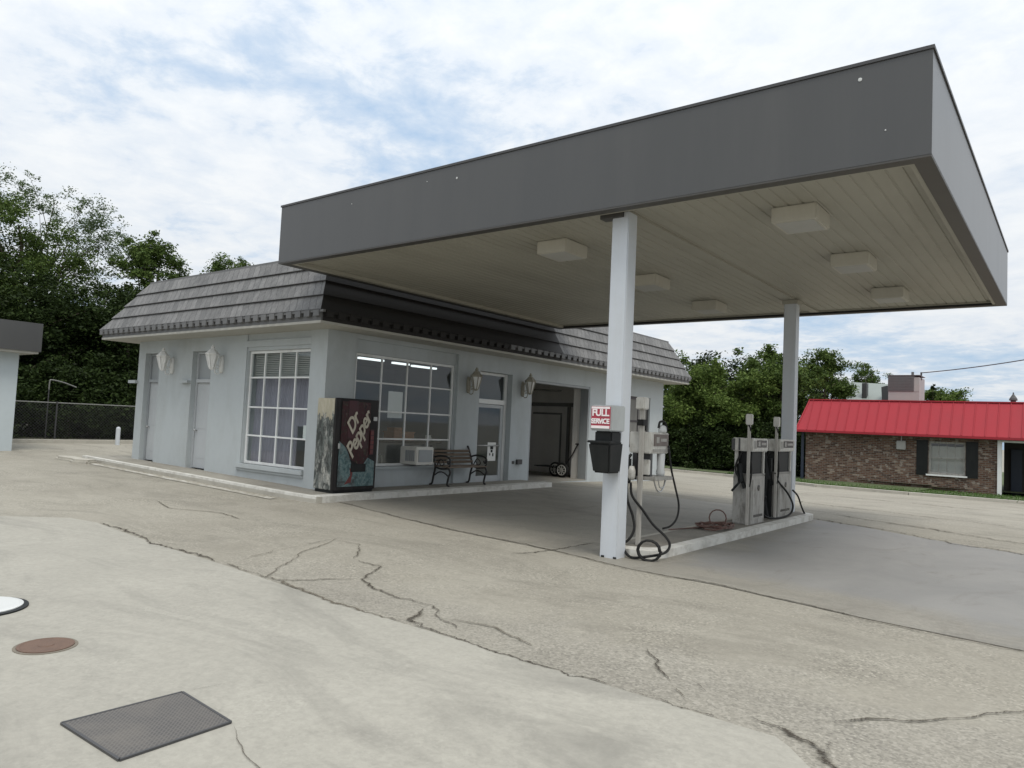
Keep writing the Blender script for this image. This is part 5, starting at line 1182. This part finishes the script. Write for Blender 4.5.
n1 = noise(nt, mp.outputs[0], .7, 3, .5, .4); n2 = noise(nt, mp.outputs[0], 6.5, 8, .62, .2); n3 = noise(nt, mp.outputs[0], 1.5, 6, .55, .5)
dens = math_(nt, 'ADD', math_(nt, 'MULTIPLY', n1, .8), math_(nt, 'ADD', math_(nt, 'MULTIPLY', n2, .52), math_(nt, 'MULTIPLY', n3, .5)))
low = ramp(nt, sp.outputs[2], [(.0, .085), (.10, .06), (.26, 0.)])
cl = ramp(nt, math_(nt, 'SUBTRACT', math_(nt, 'MULTIPLY', dens, .55), low), [(.325, .05), (.39, .42), (.445, .87), (.52, 1.)])
shade = ramp(nt, n2, [(.35, (.81, .86, .92)), (.65, (.90, .93, .955))])
shade = mixc(nt, 1., shade, (10., 10., 10.), 'MULTIPLY')
skyc = mixc(nt, .75, sky.outputs[0], (5.2, 7.0, 9.2))
# an overcast sky is about twice as bright overhead as at the horizon
gain = ramp(nt, math_(nt, 'MAXIMUM', sp.outputs[2], 0.), [(0., .43), (.32, .5), (.6, .56), (1., 1.)])
allc = mixc(nt, 1., mixc(nt, cl, skyc, shade), gain, 'MULTIPLY')
nt.links.new(mixc(nt, 1., allc, (2., 2., 2.), 'MULTIPLY'), bg.inputs[0]); nt.links.new(bg.outputs[0], out.inputs[0])
sl = bpy.data.lights.new('sun', 'SUN'); sl.energy = 2.0; sl.angle = R(22); sl.color = (1, .95, .86)
so = bpy.data.objects.new('sun', sl); COL.objects.link(so)
d = Vector((math.sin(SUN_AZ)*math.cos(SUN_EL), math.cos(SUN_AZ)*math.cos(SUN_EL), math.sin(SUN_EL)))
so.rotation_euler = (-d).to_track_quat('-Z', 'Y').to_euler(); so.location = d*60

yaw, pitch, roll = R(37.92279191), R(3.15158925), R(2.62542003)
f = Vector((-math.sin(yaw)*math.cos(pitch), math.cos(yaw)*math.cos(pitch), math.sin(pitch))); r0 = Vector((math.cos(yaw), math.sin(yaw), 0)); u0 = r0.cross(f)
r = r0*math.cos(roll)+u0*math.sin(roll); u = -r0*math.sin(roll)+u0*math.cos(roll)
cam = bpy.data.cameras.new('camera'); cam.sensor_width = 36; cam.lens = 730.827*36/1024; cam.clip_end = 3000
co = bpy.data.objects.new('camera', cam); COL.objects.link(co)
mw = Matrix.Identity(4)
for i in range(3): mw[i][0], mw[i][1], mw[i][2] = r[i], u[i], -f[i]
mw.translation = (0, 0, 1.6); co.matrix_world = mw
scene.camera = co
vs_ = scene.view_settings
vs_.view_transform = 'Standard'; vs_.look = 'None'; vs_.gamma = 1; vs_.use_curve_mapping = False; vs_.exposure = .06
scene.render.resolution_x, scene.render.resolution_y = 1024, 768
try:
    scene.cycles.use_denoising = True; scene.cycles.max_bounces = 8; scene.cycles.transparent_max_bounces = 12
except Exception: pass
